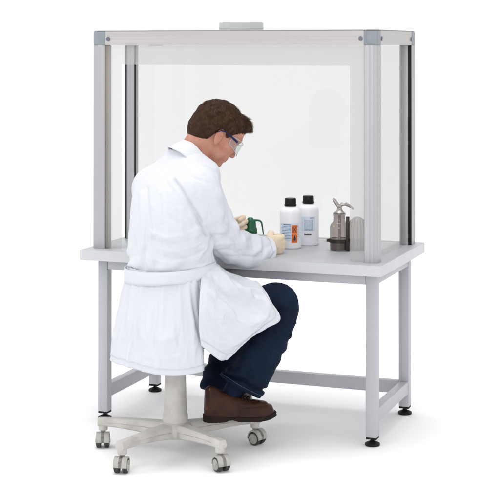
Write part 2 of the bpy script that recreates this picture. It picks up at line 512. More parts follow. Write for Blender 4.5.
# ------------------------------------------------------------------ stool on castors
SC = Vector((-0.115, -0.63, 0))
st = tag(empty('swivel_stool', SC), 'worn off-white swivel stool on five castors, under the seated person', 'stool')
MB().lathe([(0, 0.425), (0.135, 0.425), (0.155, 0.433), (0.160, 0.452), (0.152, 0.472), (0.13, 0.482), (0, 0.482)], None, 48).build('seat', M['seat'], st)
cb = MB()
cb.lathe([(0, 0.085), (0.050, 0.085), (0.051, 0.118), (0.050, 0.150), (0.0475, 0.156), (0.0455, 0.160), (0.0435, 0.270), (0.042, 0.425), (0, 0.425)], None, 48)
cb.build('column', M['stool'], st)
hub = MB()
hub.lathe([(0, 0.062), (0.060, 0.062), (0.070, 0.072), (0.072, 0.105), (0.060, 0.119), (0.051, 0.122), (0, 0.122)], None, 48)
hub.build('hub', M['stool'], st)
for k, (deg, RC) in enumerate(((39, .338), (111, .322), (187, .306), (256, .335), (326, .316))):
    a = R(deg)
    arm = MB()
    # tapered arm with a raised ridge, bending down to the castor socket
    secs = [(0.050, 0.034, 0.064, 0.119), (0.14, 0.0275, 0.075, 0.121), (0.24, 0.0225, 0.085, 0.1205), (0.29, 0.0205, 0.087, 0.1195), (RC + .018, 0.0195, 0.087, 0.118)]
    rings = []
    for r, w, z0, z1 in secs:
        cs = [(-w * .8, z0), (w * .8, z0), (w, z0 + .005), (w, z1 - .016), (w * .80, z1 - .004), (w * .62, z1), (-w * .62, z1), (-w * .80, z1 - .004), (-w, z1 - .016), (-w, z0 + .005)]
        rings.append([arm.bm.verts.new((r, y, z)) for y, z in cs])
    for p, q in zip(rings, rings[1:]):
        for i in range(10):
            j = (i + 1) % 10
            arm.bm.faces.new((p[i], p[j], q[j], q[i]))
    arm.bm.faces.new(rings[0]); arm.bm.faces.new(rings[-1][::-1])
    arm.cyl((RC, 0, 0.068), (RC, 0, 0.100), 0.0185, 0.0195, n=24, bev=.002)
    ao = arm.build('arm', M['stool'], st, 28)
    ao.rotation_euler = (0, 0, a)
    g = MB()
    for s in (-1, 1):
        g.tube([(0.07, s * .0328, .094), (0.14, s * .0275, .0995), (0.24, s * .0225, .1025), (0.285, s * .0207, .1025)], .0013, 6)
    g.build('groove', M['scuff'], ao)
    # castor: hooded fork with two wheels, swivelled at random
    cs = empty('castor', (SC.x * 0 + RC * math.cos(a), RC * math.sin(a), 0), [R(-20), R(160), R(292), R(-78), R(-40)][k])
    cs.parent = st
    h = MB()
    h.cyl((0, 0, 0.058), (0, 0, 0.074), 0.0105, n=16)
    n = 14
    pr = []
    for i in range(n + 1):
        t = R(-8) + R(196) * i / n
        pr.append((0.012 + .031 * math.cos(t), .030 + .033 * math.sin(t)))
    inn = [(0.012 + .027 * math.cos(R(-8) + R(196) * i / n), .028 + .0285 * math.sin(R(-8) + R(196) * i / n)) for i in range(n + 1)]
    for y0, y1 in ((-.0065, .0065),):
        m2 = Matrix(((1, 0, 0, 0), (0, 0, 1, 0), (0, 1, 0, 0), (0, 0, 0, 1)))
        h.prism(pr, y0, y1, m2)
    m2 = Matrix(((1, 0, 0, 0), (0, 0, 1, 0), (0, 1, 0, 0), (0, 0, 0, 1)))
    ring = pr + inn[::-1]
    a0 = [h.bm.verts.new((x, -.0265, z)) for x, z in pr]; b0 = [h.bm.verts.new((x, -.0265, z)) for x, z in inn]
    a1 = [h.bm.verts.new((x, .0265, z)) for x, z in pr]; b1 = [h.bm.verts.new((x, .0265, z)) for x, z in inn]
    for i in range(n):
        h.bm.faces.new((a0[i], a0[i + 1], a1[i + 1], a1[i]))
        h.bm.faces.new((b0[i], b1[i], b1[i + 1], b0[i + 1]))
        h.bm.faces.new((a0[i], b0[i], b0[i + 1], a0[i + 1]))
        h.bm.faces.new((a1[i], a1[i + 1], b1[i + 1], b1[i]))
    for i in (0, n):
        h.bm.faces.new((a0[i], a1[i], b1[i], b0[i]))
    ho = h.build('hood', M['castor'], cs, 40)
    for s in (-1, 1):
        w = Matrix.Translation((0.012, s * .0075, 0.0275)) @ Matrix.Rotation(R(-90 * s), 4, 'X')
        MB().lathe([(0.0, 0.0), (0.0255, 0), (0.0275, .002), (0.0275, .0155), (0.0258, .0178), (0.0215, .0185), (.0215, .0165), (0, .0165)], w, 32).build('tyre', M['tyre'], cs, 30)
        MB().lathe([(0.0213, .0168), (0.0205, .0200), (0.017, .0212), (0.008, .0205), (.007, .023), (0, .023)], w, 28).build('wheel_disc', M['wheel'], cs, 30)

# ------------------------------------------------------------------ things on the table
def curved_patch(mb, r, a0, a1, z0, z1, n=10, th=0.0006, m=None):
    """a thin label piece that follows a bottle of radius r (angles in degrees)"""
    m = m or Matrix.Identity(4)
    V = []
    for rr in (r, r + th):
        for z in (z0, z1):
            V.append([mb.bm.verts.new(m @ Vector((rr * math.cos(R(a0 + (a1 - a0) * i / n)), rr * math.sin(R(a0 + (a1 - a0) * i / n)), z))) for i in range(n + 1)])
    lo_i, hi_i, lo_o, hi_o = V
    for i in range(n):
        mb.bm.faces.new((lo_o[i], lo_o[i + 1], hi_o[i + 1], hi_o[i]))
        mb.bm.faces.new((hi_o[i], hi_o[i + 1], hi_i[i + 1], hi_i[i]))
        mb.bm.faces.new((lo_i[i], lo_i[i + 1], lo_o[i + 1], lo_o[i]))
    for i in (0, n):
        mb.bm.faces.new((lo_i[i], lo_o[i], hi_o[i], hi_i[i]))

def word_row(mb, r, a0, a1, z, h, rng, m=None):
    """one printed line: short strokes the size of letters, grouped into words"""
    a = a0
    while a > a1:
        w = rng.uniform(2.5, 7.0)
        e = max(a - w, a1)
        x = a
        while x > e + .3:
            s = rng.uniform(.7, 1.1)
            curved_patch(mb, r, max(x - s, e), x, z, z + h * rng.choice((.7, .7, 1.0)), 1, .0003, m)
            x -= s + .35
        a = e - rng.uniform(1.2, 2.0)

def bottle(label, loc, face, kind):
    t = tag(empty('reagent_bottle', loc, face), label, 'bottle', 'milky plastic reagent bottles in the hood')
    r = 0.0465
    body = [(0, 0.004), (0.034, 0.004), (0.037, 0.0), (0.0425, 0.0), (0.0455, 0.0035), (r, 0.010), (r, 0.148), (0.0458, 0.158), (0.0435, 0.166), (0.038, 0.1735),
            (0.030, 0.1785), (0.0235, 0.181), (0.0215, 0.184), (0.0215, 0.192), (0, 0.192)]
    MB().lathe(body, None, 64).build('body', M['pebottle'], t, 50)
    cp = MB()
    n = 60
    rr = []
    for z, base in ((.1835, .0262), (.1860, .0268), (.1905, .0268), (.1915, .0245), (.2145, .0240), (.2170, .0225)):
        ring = []
        for i in range(n):
            k = .0009 if (i % 2 == 0 and .191 < z < .215) else 0.0
            ring.append(cp.bm.verts.new(((base - k) * math.cos(2 * math.pi * i / n), (base - k) * math.sin(2 * math.pi * i / n), z)))
        rr.append(ring)
    for p, q in zip(rr, rr[1:]):
        for i in range(n):
            cp.bm.faces.new((p[i], p[(i + 1) % n], q[(i + 1) % n], q[i]))
    cp.bm.faces.new(rr[-1]); cp.bm.faces.new(rr[0][::-1])
    cp.build('cap', M['blackcap'], t, 30)
    rng = random.Random(3 if kind else 5)
    if kind == 0:
        lb = MB(); curved_patch(lb, r + .0002, -62, 48, .036, .112, 40)
        L = lb.build('label', M['label'], t, 40)
        o = MB(); curved_patch(o, r + .0009, 6, 38, .028, .105, 14)
        O = o.build('hazard_panel', M['orange'], t, 40)
        k = MB()
        for (z0, z1) in ((.034, .062), (.071, .099)):
            # a square sign with a dark mark inside
            for a0, a1, za, zb in ((11, 33, z0, z0 + .0012), (11, 33, z1 - .0012, z1)):
                curved_patch(k, r + .0017, a0, a1, za, zb, 6, .0003)
            for a0 in (11, 31.8):
                curved_patch(k, r + .0017, a0, a0 + 1.2, z0 + .0012, z1 - .0012, 1, .0003)
        for i in range(7):                       # upper sign: a cross
            f = i / 6
            za, zb = .0735 + .019 * f, .0735 + .019 * (1 - f)
            curved_patch(k, r + .0019, 15 + 13 * f - 1.6, 15 + 13 * f + 1.6, za, za + .0042, 1, .0003)
            curved_patch(k, r + .0023, 15 + 13 * f - 1.6, 15 + 13 * f + 1.6, zb, zb + .0042, 1, .0003)
        for i, (w, z) in enumerate(((5.5, .037), (6.5, .041), (6.0, .045), (4.2, .049), (2.6, .053), (1.3, .057))):   # lower sign: a flame
            curved_patch(k, r + .0019, 22 - w, 22 + w, z, z + .0041, 3, .0003)
        k.build('pictogram', M['ink2'], O)
        w = MB()
        for i in range(9):
            word_row(w, r + .0009, 2, -50, .098 - i * .0066, .0028, rng)
        for i in range(2):
            word_row(w, r + .0009, 2, -40, .1045 + i * .0, .0045, rng)
        w.build('print', M['ink'], L)
        w = MB()
        for i in range(7):
            word_row(w, r + .0009, 47, 40, .098 - i * .0075, .0028, rng)
        w.build('print', M['ink'], L)
    else:
        lb = MB(); curved_patch(lb, r + .0002, -58, 40, .064, .128, 40)
        L = lb.build('label', M['label2'], t, 40)
        w = MB()
        for i in range(12):
            word_row(w, r + .0009, 26, -22, .113 - i * .0042, .0026, rng)
        word_row(w, r + .0009, 34, 8, .121, .0045, rng)
        w.build('print', M['ink'], L)
        d = MB()
        word_row(d, r + .0006, 16, -22, .047, .007, rng)
        word_row(d, r + .0012, 16, -22, .0475, .006, rng)
        d.build('batch_mark', M['ink2'], t)
    return t
CAM = Vector((2.17619, -5.94411, 1.62956))
def towards(x, y, off=0):
    return math.atan2(CAM.y - y, CAM.x - x) + R(off)
bottle('milky plastic bottle with an orange panel on its label, beside the gloved hand', (0.164, -0.011, T), towards(.17, 0, 0), 0)
bottle('milky plastic bottle without orange on its label, behind the other bottle', (0.206, 0.112, T), towards(.21, .12, 0), 1)

# smoked gas-washing flask in a dark clamp, with its taupe glass jar behind
fl = tag(empty('washing_flask', (0.387, -0.011, T), towards(.4, 0)), 'smoked glass flask with silvery spout head, held in a dark ring clamp beside the post', 'flask')
MB().lathe([(0, .001), (.038, .001), (.0405, .004), (.041, .010), (.0415, .094), (.0408, .104), (.0375, .113), (.0320, .1195), (.0268, .1240), (.0245, .129), (.0245, .150), (.0265, .153), (.0265, .160), (.024, .162)], None, 48).build('body', M['smoke'], fl, 60)
MB().lathe([(0, .004), (.037, .004), (.0385, .008), (.0385, .050), (0, .050)], None, 40).build('liquid', M['liquid'], fl)
MB().tube([(0, 0, .155), (0, 0, .02)], .0055, 14).build('inner_tube', M['silver'], fl)
# head: ground stopper, two side spouts
hm = MB()
hm.lathe([(0, .156), (.0215, .156), (.0225, .164), (.0165, .170), (.011, .176), (.010, .186), (.0125, .190), (.0105, .196), (0, .199)], None, 32)
hm.build('stopper', M['silver'], fl, 40)
ca, sa = 0.0, 1.0
def L(u, z, f=0.0):          # u to the right as seen from the front of the flask
    return (f, u, z)
MB().tube([L(.004, .178), L(-.004, .190), L(-.013, .203), L(-.022, .217), L(-.028, .2225)], [.0075, .008, .0075, .0068, .0045], 14).build('spout', M['silver'], fl, 50)
MB().tube([L(-.004, .186), L(.010, .199), L(.026, .201), L(.042, .193), L(.055, .183), L(.060, .176)], [.006, .008, .0078, .0065, .005, .003], 14).build('spout', M['silver'], fl, 50)
rg = MB()
rg.lathe([(.0415, .036), (.0455, .036), (.0455, .051), (.0415, .051), (.0415, .036)], None, 48)
rg.box((-.006, -.056, .037), (.006, -.043, .050), .001)
rg.build('ring_clamp', M['bronze'], fl, 40)
rd = MB()
rd.box((.031, .0270, 0.0), (.041, .0430, .150), .002)
rd.box((.006, .0300, .136), (.0312, .0400, .146), .002)
rd.build('clamp_bar', M['bronze'], fl)

jr = tag(empty('glass_jar', (0.456, 0.028, T), towards(.47, .03)), 'taupe domed glass jar standing between the clamped flask and the right post', 'jar')
dm = [(0, .001), (.037, .001), (.039, .003), (.040, .010), (.0405, .060), (.0395, .100)]
for i in range(1, 10):
    a = R(90) * i / 9
    dm.append((.0395 * math.cos(a) if i < 9 else 0, .100 + .044 * math.sin(a)))
MB().lathe(dm, None, 48).build('body', M['smoke2'], jr, 60)
fl_ = MB()
for i in range(16):
    a = 2 * math.pi * i / 16
    p = [(.0408 * math.cos(a), .0408 * math.sin(a), .006), (.0408 * math.cos(a), .0408 * math.sin(a), .060), (.0398 * math.cos(a), .0398 * math.sin(a), .100), (.030 * math.cos(a), .030 * math.sin(a), .130)]
    fl_.tube(p, .0016, 6)
fl_.build('flute', M['smoke2'], jr)

# small wash bottle, green head with a bent spout
wb = tag(empty('wash_bottle', (0.037, -0.172, T), 0.355), 'small wash bottle with green cap and thin bent green spout, in the left gloved hand', 'bottle')
MB().lathe([(0, .002), (.024, .002), (.028, .005), (.029, .012), (.029, .078), (.027, .090), (.020, .100), (.016, .105), (.0155, .112), (0, .112)], None, 40).build('body', M['pebottle'], wb, 50)
g = MB()
n = 36
rr = []
for z, base in ((.074, .0285), (.077, .0300), (.098, .0290), (.106, .0245), (.126, .0235), (.134, .020), (.140, .013), (.145, .0085)):
    rr.append([g.bm.verts.new(((base - (.0010 if i % 2 and z < .13 else 0)) * math.cos(2 * math.pi * i / n), (base - (.0010 if i % 2 and z < .13 else 0)) * math.sin(2 * math.pi * i / n), z)) for i in range(n)])
for p, q in zip(rr, rr[1:]):
    for i in range(n):
        g.bm.faces.new((p[i], p[(i + 1) % n], q[(i + 1) % n], q[i]))
g.bm.faces.new(rr[-1]); g.bm.faces.new(rr[0][::-1])
g.build('cap', M['green'], wb, 30)
pts = [(.006, 0, .130), (.018, -.002, .133), (.030, -.004, .1335), (.040, -.006, .132), (.046, -.007, .127), (.0495, -.008, .118), (.0515, -.010, .105), (.0535, -.012, .090), (.056, -.013, .073)]
MB().tube(pts, [.0062, .0050, .0042, .0040, .0039, .0037, .0034, .0030, .0024], 12).build('spout', M['green'], wb, 50)

# ------------------------------------------------------------------ voxel sculpting: distance fields -> one continuous skin
class Vox:
    def __init__(self, lo, hi, h):
        self.lo = np.array(lo, float)
        self.h = h
        self.n = np.ceil((np.array(hi) - self.lo) / h).astype(int) + 1
        self.D = np.full(self.n, 1.0, np.float32)

    def sl(self, lo, hi):
        a = np.clip(np.floor((np.array(lo) - self.lo) / self.h).astype(int), 0, self.n - 1)
        b = np.clip(np.ceil((np.array(hi) - self.lo) / self.h).astype(int) + 1, 1, self.n)
        s = tuple(slice(i, j) for i, j in zip(a, b))
        ax = [self.lo[k] + self.h * np.arange(a[k], b[k], dtype=np.float32) for k in range(3)]
        return s, ax[0][:, None, None], ax[1][None, :, None], ax[2][None, None, :]

    def add(self, f, lo, hi, k=0.0):
        s, X, Y, Z = self.sl(np.array(lo) - k - .01, np.array(hi) + k + .01)
        self.D[s] = smin(self.D[s], f(X, Y, Z), k)

    def cut(self, f, lo, hi, k=0.0):
        s, X, Y, Z = self.sl(np.array(lo) - k - .01, np.array(hi) + k + .01)
        self.D[s] = -smin(-self.D[s], f(X, Y, Z), k)

    def cap(self, a, b, ra, rb=None, k=0.0):
        rb = ra if rb is None else rb
        a, b = np.array(a, float), np.array(b, float)
        r = max(ra, rb)
        self.add(lambda X, Y, Z: roundcone(X, Y, Z, a, b, ra, rb), np.minimum(a, b) - r, np.maximum(a, b) + r, k)

    def ell(self, c, r, k=0.0, rot=None, cut=False):
        c = np.array(c, float)
        m = max(r)
        (self.cut if cut else self.add)(lambda X, Y, Z: ellipsoid(X, Y, Z, c, r, rot), c - m, c + m, k)

    def mesh(self):
        return surface_nets(self.D, self.lo, self.h)

def smin(a, b, k):
    if k <= 0:
        return np.minimum(a, b)
    h = np.maximum(k - np.abs(a - b), 0) / k
    return np.minimum(a, b) - h * h * (k * 0.25)

def roundcone(X, Y, Z, a, b, ra, rb):
    d = b - a
    t = np.clip(((X - a[0]) * d[0] + (Y - a[1]) * d[1] + (Z - a[2]) * d[2]) / max((d * d).sum(), 1e-12), 0, 1)
    return np.sqrt((X - a[0] - t * d[0]) ** 2 + (Y - a[1] - t * d[1]) ** 2 + (Z - a[2] - t * d[2]) ** 2) - (ra + (rb - ra) * t)

def ellipsoid(X, Y, Z, c, r, rot=None):
    x, y, z = X - c[0], Y - c[1], Z - c[2]
    if rot is not None:
        x, y, z = [rot[0][i] * x + rot[1][i] * y + rot[2][i] * z for i in range(3)]
    k0 = np.sqrt((x / r[0]) ** 2 + (y / r[1]) ** 2 + (z / r[2]) ** 2)
    k1 = np.sqrt((x / r[0] ** 2) ** 2 + (y / r[1] ** 2) ** 2 + (z / r[2] ** 2) ** 2) + 1e-6
    return k0 * (k0 - 1) / k1

def surface_nets(D, lo, h):
    I = D < 0
    c = [I[i:I.shape[0] - 1 + i, j:I.shape[1] - 1 + j, k:I.shape[2] - 1 + k] for i in (0, 1) for j in (0, 1) for k in (0, 1)]
    alls = c[0].copy(); anys = c[0].copy()
    for q in c[1:]:
        alls &= q; anys |= q
    act = anys & ~alls
    idx = np.argwhere(act)
    num = np.full(act.shape, -1, np.int32)
    num[tuple(idx.T)] = np.arange(len(idx))
    vals = {}
    for i in (0, 1):
        for j in (0, 1):
            for k in (0, 1):
                vals[(i, j, k)] = D[idx[:, 0] + i, idx[:, 1] + j, idx[:, 2] + k]
    P = np.zeros((len(idx), 3)); N = np.zeros(len(idx))
    cor = list(vals)
    for a in cor:
        for ax in range(3):
            if a[ax] == 0:
                b = list(a); b[ax] = 1; b = tuple(b)
                va, vb = vals[a], vals[b]
                m = (va < 0) != (vb < 0)
                t = va[m] / (va[m] - vb[m])
                q = np.tile(np.array(a, float), (m.sum(), 1)); q[:, ax] += t
                P[m] += q; N[m] += 1
    V = lo + h * (idx + P / N[:, None])
    F = []
    for ax in range(3):
        s0 = [slice(None)] * 3; s1 = [slice(None)] * 3
        s0[ax] = slice(0, -1); s1[ax] = slice(1, None)
        A, B = I[tuple(s0)], I[tuple(s1)]
        u, v = (ax + 1) % 3, (ax + 2) % 3
        for flip, m in ((False, A & ~B), (True, ~A & B)):
            e = np.argwhere(m)
            e = e[(e[:, u] > 0) & (e[:, v] > 0) & (e[:, u] < num.shape[u]) & (e[:, v] < num.shape[v])]
            if not len(e):
                continue
            def g(du, dv):
                q = e.copy(); q[:, u] -= du; q[:, v] -= dv
                return num[q[:, 0], q[:, 1], q[:, 2]]
            quad = np.stack([g(1, 1), g(0, 1), g(0, 0), g(1, 0)], 1)
            F.append(quad[:, ::-1] if flip else quad)
    F = np.concatenate(F)
    return V, F[(F >= 0).all(1)]

def relax(V, F, it=2, lam=0.5):
    E = np.concatenate([F[:, [0, 1]], F[:, [1, 2]], F[:, [2, 3]], F[:, [3, 0]]])
    for _ in range(it):
        S = np.zeros_like(V); C = np.zeros(len(V))
        for a, b in ((0, 1), (1, 0)):
            for k in range(3):
                S[:, k] += np.bincount(E[:, a], V[E[:, b], k], len(V))
            C += np.bincount(E[:, a], minlength=len(V))
        V = V * (1 - lam) + lam * S / np.maximum(C, 1)[:, None]
    return V

def quick_mesh(name, V, F, mat_, parent, sharp=None):
    me = bpy.data.meshes.new(name)
    nv, nf = len(V), len(F)
    k = F.shape[1]
    me.vertices.add(nv); me.vertices.foreach_set('co', np.ascontiguousarray(V, np.float32).ravel())
    me.loops.add(nf * k); me.loops.foreach_set('vertex_index', np.ascontiguousarray(F, np.int32).ravel())
    me.polygons.add(nf)
    me.polygons.foreach_set('loop_start', np.arange(0, nf * k, k, dtype=np.int32))
    me.update(calc_edges=True)
    me.validate()
    return link_mesh(name, me, mat_, parent, sharp)

# smooth 3-D value noise
_T = np.random.default_rng(11).random((64, 64, 64)).astype(np.float32)
def noise(X, Y, Z):
    X, Y, Z = np.broadcast_arrays(X, Y, Z)
    xi, yi, zi = np.floor(X).astype(int), np.floor(Y).astype(int), np.floor(Z).astype(int)
    fx, fy, fz = [t - np.floor(t) for t in (X, Y, Z)]
    fx, fy, fz = [t * t * (3 - 2 * t) for t in (fx, fy, fz)]
    g = lambda i, j, k: _T[(xi + i) & 63, (yi + j) & 63, (zi + k) & 63]
    l = lambda a, b, t: a + (b - a) * t
    return l(l(l(g(0, 0, 0), g(1, 0, 0), fx), l(g(0, 1, 0), g(1, 1, 0), fx), fy),
             l(l(g(0, 0, 1), g(1, 0, 1), fx), l(g(0, 1, 1), g(1, 1, 1), fx), fy), fz) - 0.5

# ------------------------------------------------------------------ the person, in a frame of his own (x right, y away from us, z up)
PD, PU, YAW = 5.80, -0.30, 0.35517
FOC, HOR, PX0 = 1433.454, 46.2, 250.0
def pp(px, py, d):
    """measured picture position and distance -> person frame"""
    return np.array([(px - PX0) * d / FOC - PU, d - PD, CAM.z - (py - HOR) * d / FOC])
org = Vector((CAM.x + PU * math.cos(YAW) - PD * math.sin(YAW), CAM.y + PU * math.sin(YAW) + PD * math.cos(YAW), 0))
pe = tag(empty('person', org, YAW), 'person in white belted lab coat and safety glasses, seated on the stool', 'person')
FW = np.array([.79, .62, 0]); LF = np.array([-.62, .79, 0])       # where the torso faces, and its left

# torso stations: z, centre, half width, half depth
lev = [(268, 170, 5.78, .192, .152), (250, 170, 5.78, .196, .150), (232, 170.5, 5.785, .203, .152), (215, 171.5, 5.79, .209, .153), (200, 173.5, 5.80, .217, .150),
       (190, 175.5, 5.81, .220, .144), (180, 179, 5.82, .214, .134), (171, 182.5, 5.83, .195, .117), (163, 186, 5.84, .162, .100), (156, 187.5, 5.85, .118, .085),
       (149, 190, 5.86, .086, .074), (142, 193, 5.87, .076, .070)]
st_ = []
for py, px, d, A, B in lev:
    c = pp(px, py, d)
    st_.append((c[2], c[0], c[1], A, B))
st_ = np.array(st_)
zz = np.linspace(st_[0, 0] - .20, st_[-1, 0] + .03, 400)
tab = []
for k in range(1, 5):
    v = np.interp(zz, st_[:, 0], st_[:, k])
    ker = np.exp(-np.linspace(-2, 2, 21) ** 2); ker /= ker.sum()
    tab.append(np.convolve(np.pad(v, 10, mode='edge'), ker, 'valid'))
def tz(k, Z):
    return np.interp(Z, zz, tab[k])
def torso(X, Y, Z, off=0.0):
    cx, cy, A, B = [tz(k, Z) for k in range(4)]
    f = (X - cx) * FW[0] + (Y - cy) * FW[1]
    l = (X - cx) * LF[0] + (Y - cy) * LF[1]
    A, B = A + off, B + off
    k = ((np.abs(l) / A) ** 2.3 + (np.abs(f) / B) ** 2.3) ** (1 / 2.3)
    return (k - 1) * np.minimum(A, B) * .9

# joints
shR, elR, wrR = pp(202.5, 188, 5.665), pp(219, 240, 5.86), pp(266, 247.5, 6.02)
shL, elL, wrL = pp(149, 184, 5.965), pp(186, 238, 6.17), pp(222.5, 235, 6.19)
SC_ = Matrix.Rotation(-YAW, 4, 'Z') @ (SC - org)
HC = pp(217, 133.5, 5.89)
th = R(38)
F0 = np.array([.905, .425, 0]); F0 /= np.linalg.norm(F0)
L0 = np.array([-F0[1], F0[0], 0])
HX = F0 * math.cos(th) + np.array([0, 0, -math.sin(th)])
HZ = F0 * math.sin(th) + np.array([0, 0, math.cos(th)])
HM = np.stack([HX, L0, HZ], 0)                     # rows: face direction, left, up
def H(p):
    return HC + p[0] * HX + p[1] * L0 + p[2] * HZ
def hl(X, Y, Z):
    x, y, z = X - HC[0], Y - HC[1], Z - HC[2]
    return [HM[i][0] * x + HM[i][1] * y + HM[i][2] * z for i in range(3)]
HROT = HM.T                                          # columns = axes
def hrot(ry=0.0, rz=0.0, rx=0.0):
    m = Matrix.Rotation(rz, 3, 'Z') @ Matrix.Rotation(ry, 3, 'Y') @ Matrix.Rotation(rx, 3, 'X')
    return HROT @ np.array(m)

# ---- body: head, neck, trunk and arms in one skin
b = Vox((-.42, -.36, .66), (.62, .60, 1.46), .0034)
b.add(lambda X, Y, Z: np.maximum(torso(X, Y, Z, -.034), .68 - Z), (-.32, -.28, .68), (.35, .42, 1.21), 0)
for a, c, r0, r1 in ((shR, elR, .042, .038), (elR, wrR, .038, .026), (shL, elL, .042, .038), (elL, wrL, .038, .026)):
    b.cap(a, c, r0, r1, .03)
b.cap(pp(189, 158, 5.855), H((-.045, 0, -.055)), .058, .056, .03)
b.cap(pp(200, 163, 5.87), H((.005, 0, -.075)), .048, .045, .03)
b.ell(H((-.016, 0, .032)), (.098, .077, .088), .02, HROT)           # cranium
b.ell(H((.022, 0, -.015)), (.070, .066, .085), .03, HROT)           # face block
b.ell(H((.030, 0, -.070)), (.056, .056, .042), .03, HROT)           # jaw
b.ell(H((.070, 0, -.099)), (.022, .026, .018), .025, HROT)          # chin
b.ell(H((.064, 0, .055)), (.030, .060, .045), .03, HROT)            # forehead
b.ell(H((.084, 0, .027)), (.016, .050, .011), .018, HROT)           # brow ridge
for s in (-1, 1):
    b.ell(H((.060, s * .044, -.025)), (.030, .022, .020), .02, HROT)   # cheekbone
    b.ell(H((.0965, s * .032, .004)), (.017, .018, .013), .012, HROT, cut=True)   # eye socket
    b.ell(H((.078, s * .0315, .002)), (.0125, .0135, .0115), .004, HROT)  # lids over the eyeball
b.cap(H((.088, 0, .016)), H((.110, 0, -.028)), .0085, .0105, .014)  # nose bridge
b.ell(H((.109, 0, -.031)), (.0125, .012, .0105), .008, HROT)        # nose tip
for s in (-1, 1):
    b.ell(H((.098, s * .0125, -.035)), (.011, .0075, .008), .006, HROT)
    b.ell(H((.1035, s * .0065, -.043)), (.005, .0032, .004), .003, HROT, cut=True)
b.ell(H((.083, 0, -.057)), (.015, .026, .020), .016, HROT)          # mouth mound
b.ell(H((.0955, 0, -.0595)), (.0075, .021, .0048), .004, HROT)      # upper lip
b.ell(H((.0935, 0, -.0695)), (.0078, .018, .0052), .004, HROT)      # lower lip
b.ell(H((.104, 0, -.0645)), (.0075, .024, .0013), .0025, HROT, cut=True)
for s in (-1, 1):                                                   # ears: rim, bowl and lobe
    er = hrot(ry=R(-10), rz=R(s * -18))
    b.ell(H((-.016, s * .077, -.022)), (.0195, .0085, .0315), .006, er)
    b.ell(H((-.0125, s * .0885, -.018)), (.0115, .0080, .0205), .003, er, cut=True)
    b.ell(H((-.019, s * .0835, -.016)), (.0035, .0045, .016), .004, er)
    b.ell(H((-.008, s * .084, -.022)), (.0045, .0045, .0075), .003, er)
    b.ell(H((-.010, s * .078, -.052)), (.0075, .0055, .0085), .006, er)
V, F = b.mesh()
V = relax(V, F, 2, .4)
skin = quick_mesh('body', V, F, [M['skin'], M['lip']], pe)
c = V[F].mean(1)
lx_, ly_, lz_ = hl(c[:, 0], c[:, 1], c[:, 2])
lipm = (lx_ > .086) & (np.abs(ly_) < .021) & (lz_ > -.0745) & (lz_ < -.0555) & (lx_ > .089 - .0 * lz_)
skin.data.polygons.foreach_set('material_index', lipm.astype(np.int32))
for s in (-1, 1):
    m = Matrix.Translation(H((.0835, s * .0315, .000)))
    eb = MB()
    bmesh.ops.create_uvsphere(eb.bm, u_segments=20, v_segments=12, radius=.0095, matrix=m)
    eo = eb.build('eye', M['eye'], pe)
    ib = MB()
    bmesh.ops.create_uvsphere(ib.bm, u_segments=16, v_segments=10, radius=.005, matrix=Matrix.Translation(H((.0895, s * .0315, -.0015))))
    ib.build('iris', M['iris'], eo)

# ---- hair: a cap grown from the skull, then short strands laid over it
def hairline(x):
    return np.interp(x, [-.125, -.10, -.085, -.060, -.042, -.034, -.020, -.004, .004, .014, .022, .030, .046, .060, .072, .09, .12],
                     [-.074, -.080, -.084, -.074, -.054, -.018, .012, .014, -.006, -.022, -.020, .006, .034, .050, .060, .074, .082])
def hairf(X, Y, Z):
    x, y, z = hl(X, Y, Z)
    x, y, z = np.broadcast_arrays(x, y, z)
    up = z - hairline(x)
    grow = np.clip((up + .004) / .05, 0, 1)
    grow = grow * grow * (3 - 2 * grow)
    k0 = np.sqrt(((x + .016) / .098) ** 2 + (y / .077) ** 2 + ((z - .032) / .088) ** 2)
    k1 = np.sqrt(((x + .016) / .098 ** 2) ** 2 + (y / .077 ** 2) ** 2 + ((z - .032) / .088 ** 2) ** 2) + 1e-6
    d = k0 * (k0 - 1) / k1
    nape = ellipsoid(x, y, z, np.array([-.052, 0, -.036]), (.058, .056, .058))
    d = smin(d, nape, .03)
    fore = ellipsoid(x, y, z, np.array([.064, 0, .055]), (.030, .060, .045))
    d = smin(d, fore, .03)
    n = .55 * noise(x * 95 + 40, y * 95 + 40, z * 40 + 40) + .35 * noise(x * 190 + 9, y * 190 + 9, z * 80 + 9)
    d = d - (.0025 + .0125 * grow) - .0042 * n * (.4 + grow)
    # longer on top, brushed up off the forehead
    q = ellipsoid(x, y, z, np.array([.062, 0, .102]), (.040, .056, .026))
    q2 = ellipsoid(x, y, z, np.array([.092, .004, .098]), (.024, .044, .017))
    q = smin(q, q2, .012) - .008 * n
    d = smin(d, q, .018)
    return np.maximum(d, (-up - .012 * n) * .9)
hv = Vox(HC - .16, HC + np.array([.19, .19, .17]), .0026)
hv.add(hairf, HC - .15, HC + .17)
V, F = hv.mesh()
V = relax(V, F, 1, .3)
hair = quick_mesh('hair', V, F, M['hair'], pe)
fc = V[F].mean(1)
fn = np.cross(V[F[:, 2]] - V[F[:, 0]], V[F[:, 3]] - V[F[:, 1]])
fn /= np.linalg.norm(fn, axis=1)[:, None] + 1e-9
hx, hy, hz = hl(fc[:, 0], fc[:, 1], fc[:, 2])
whorl = H((-.085, .012, .095))
out = ((fc - H((-.016, 0, .02))) * fn).sum(1) > 0
pick = RNG.choice(np.where(out)[0], 9000)
SV, SF = [], []
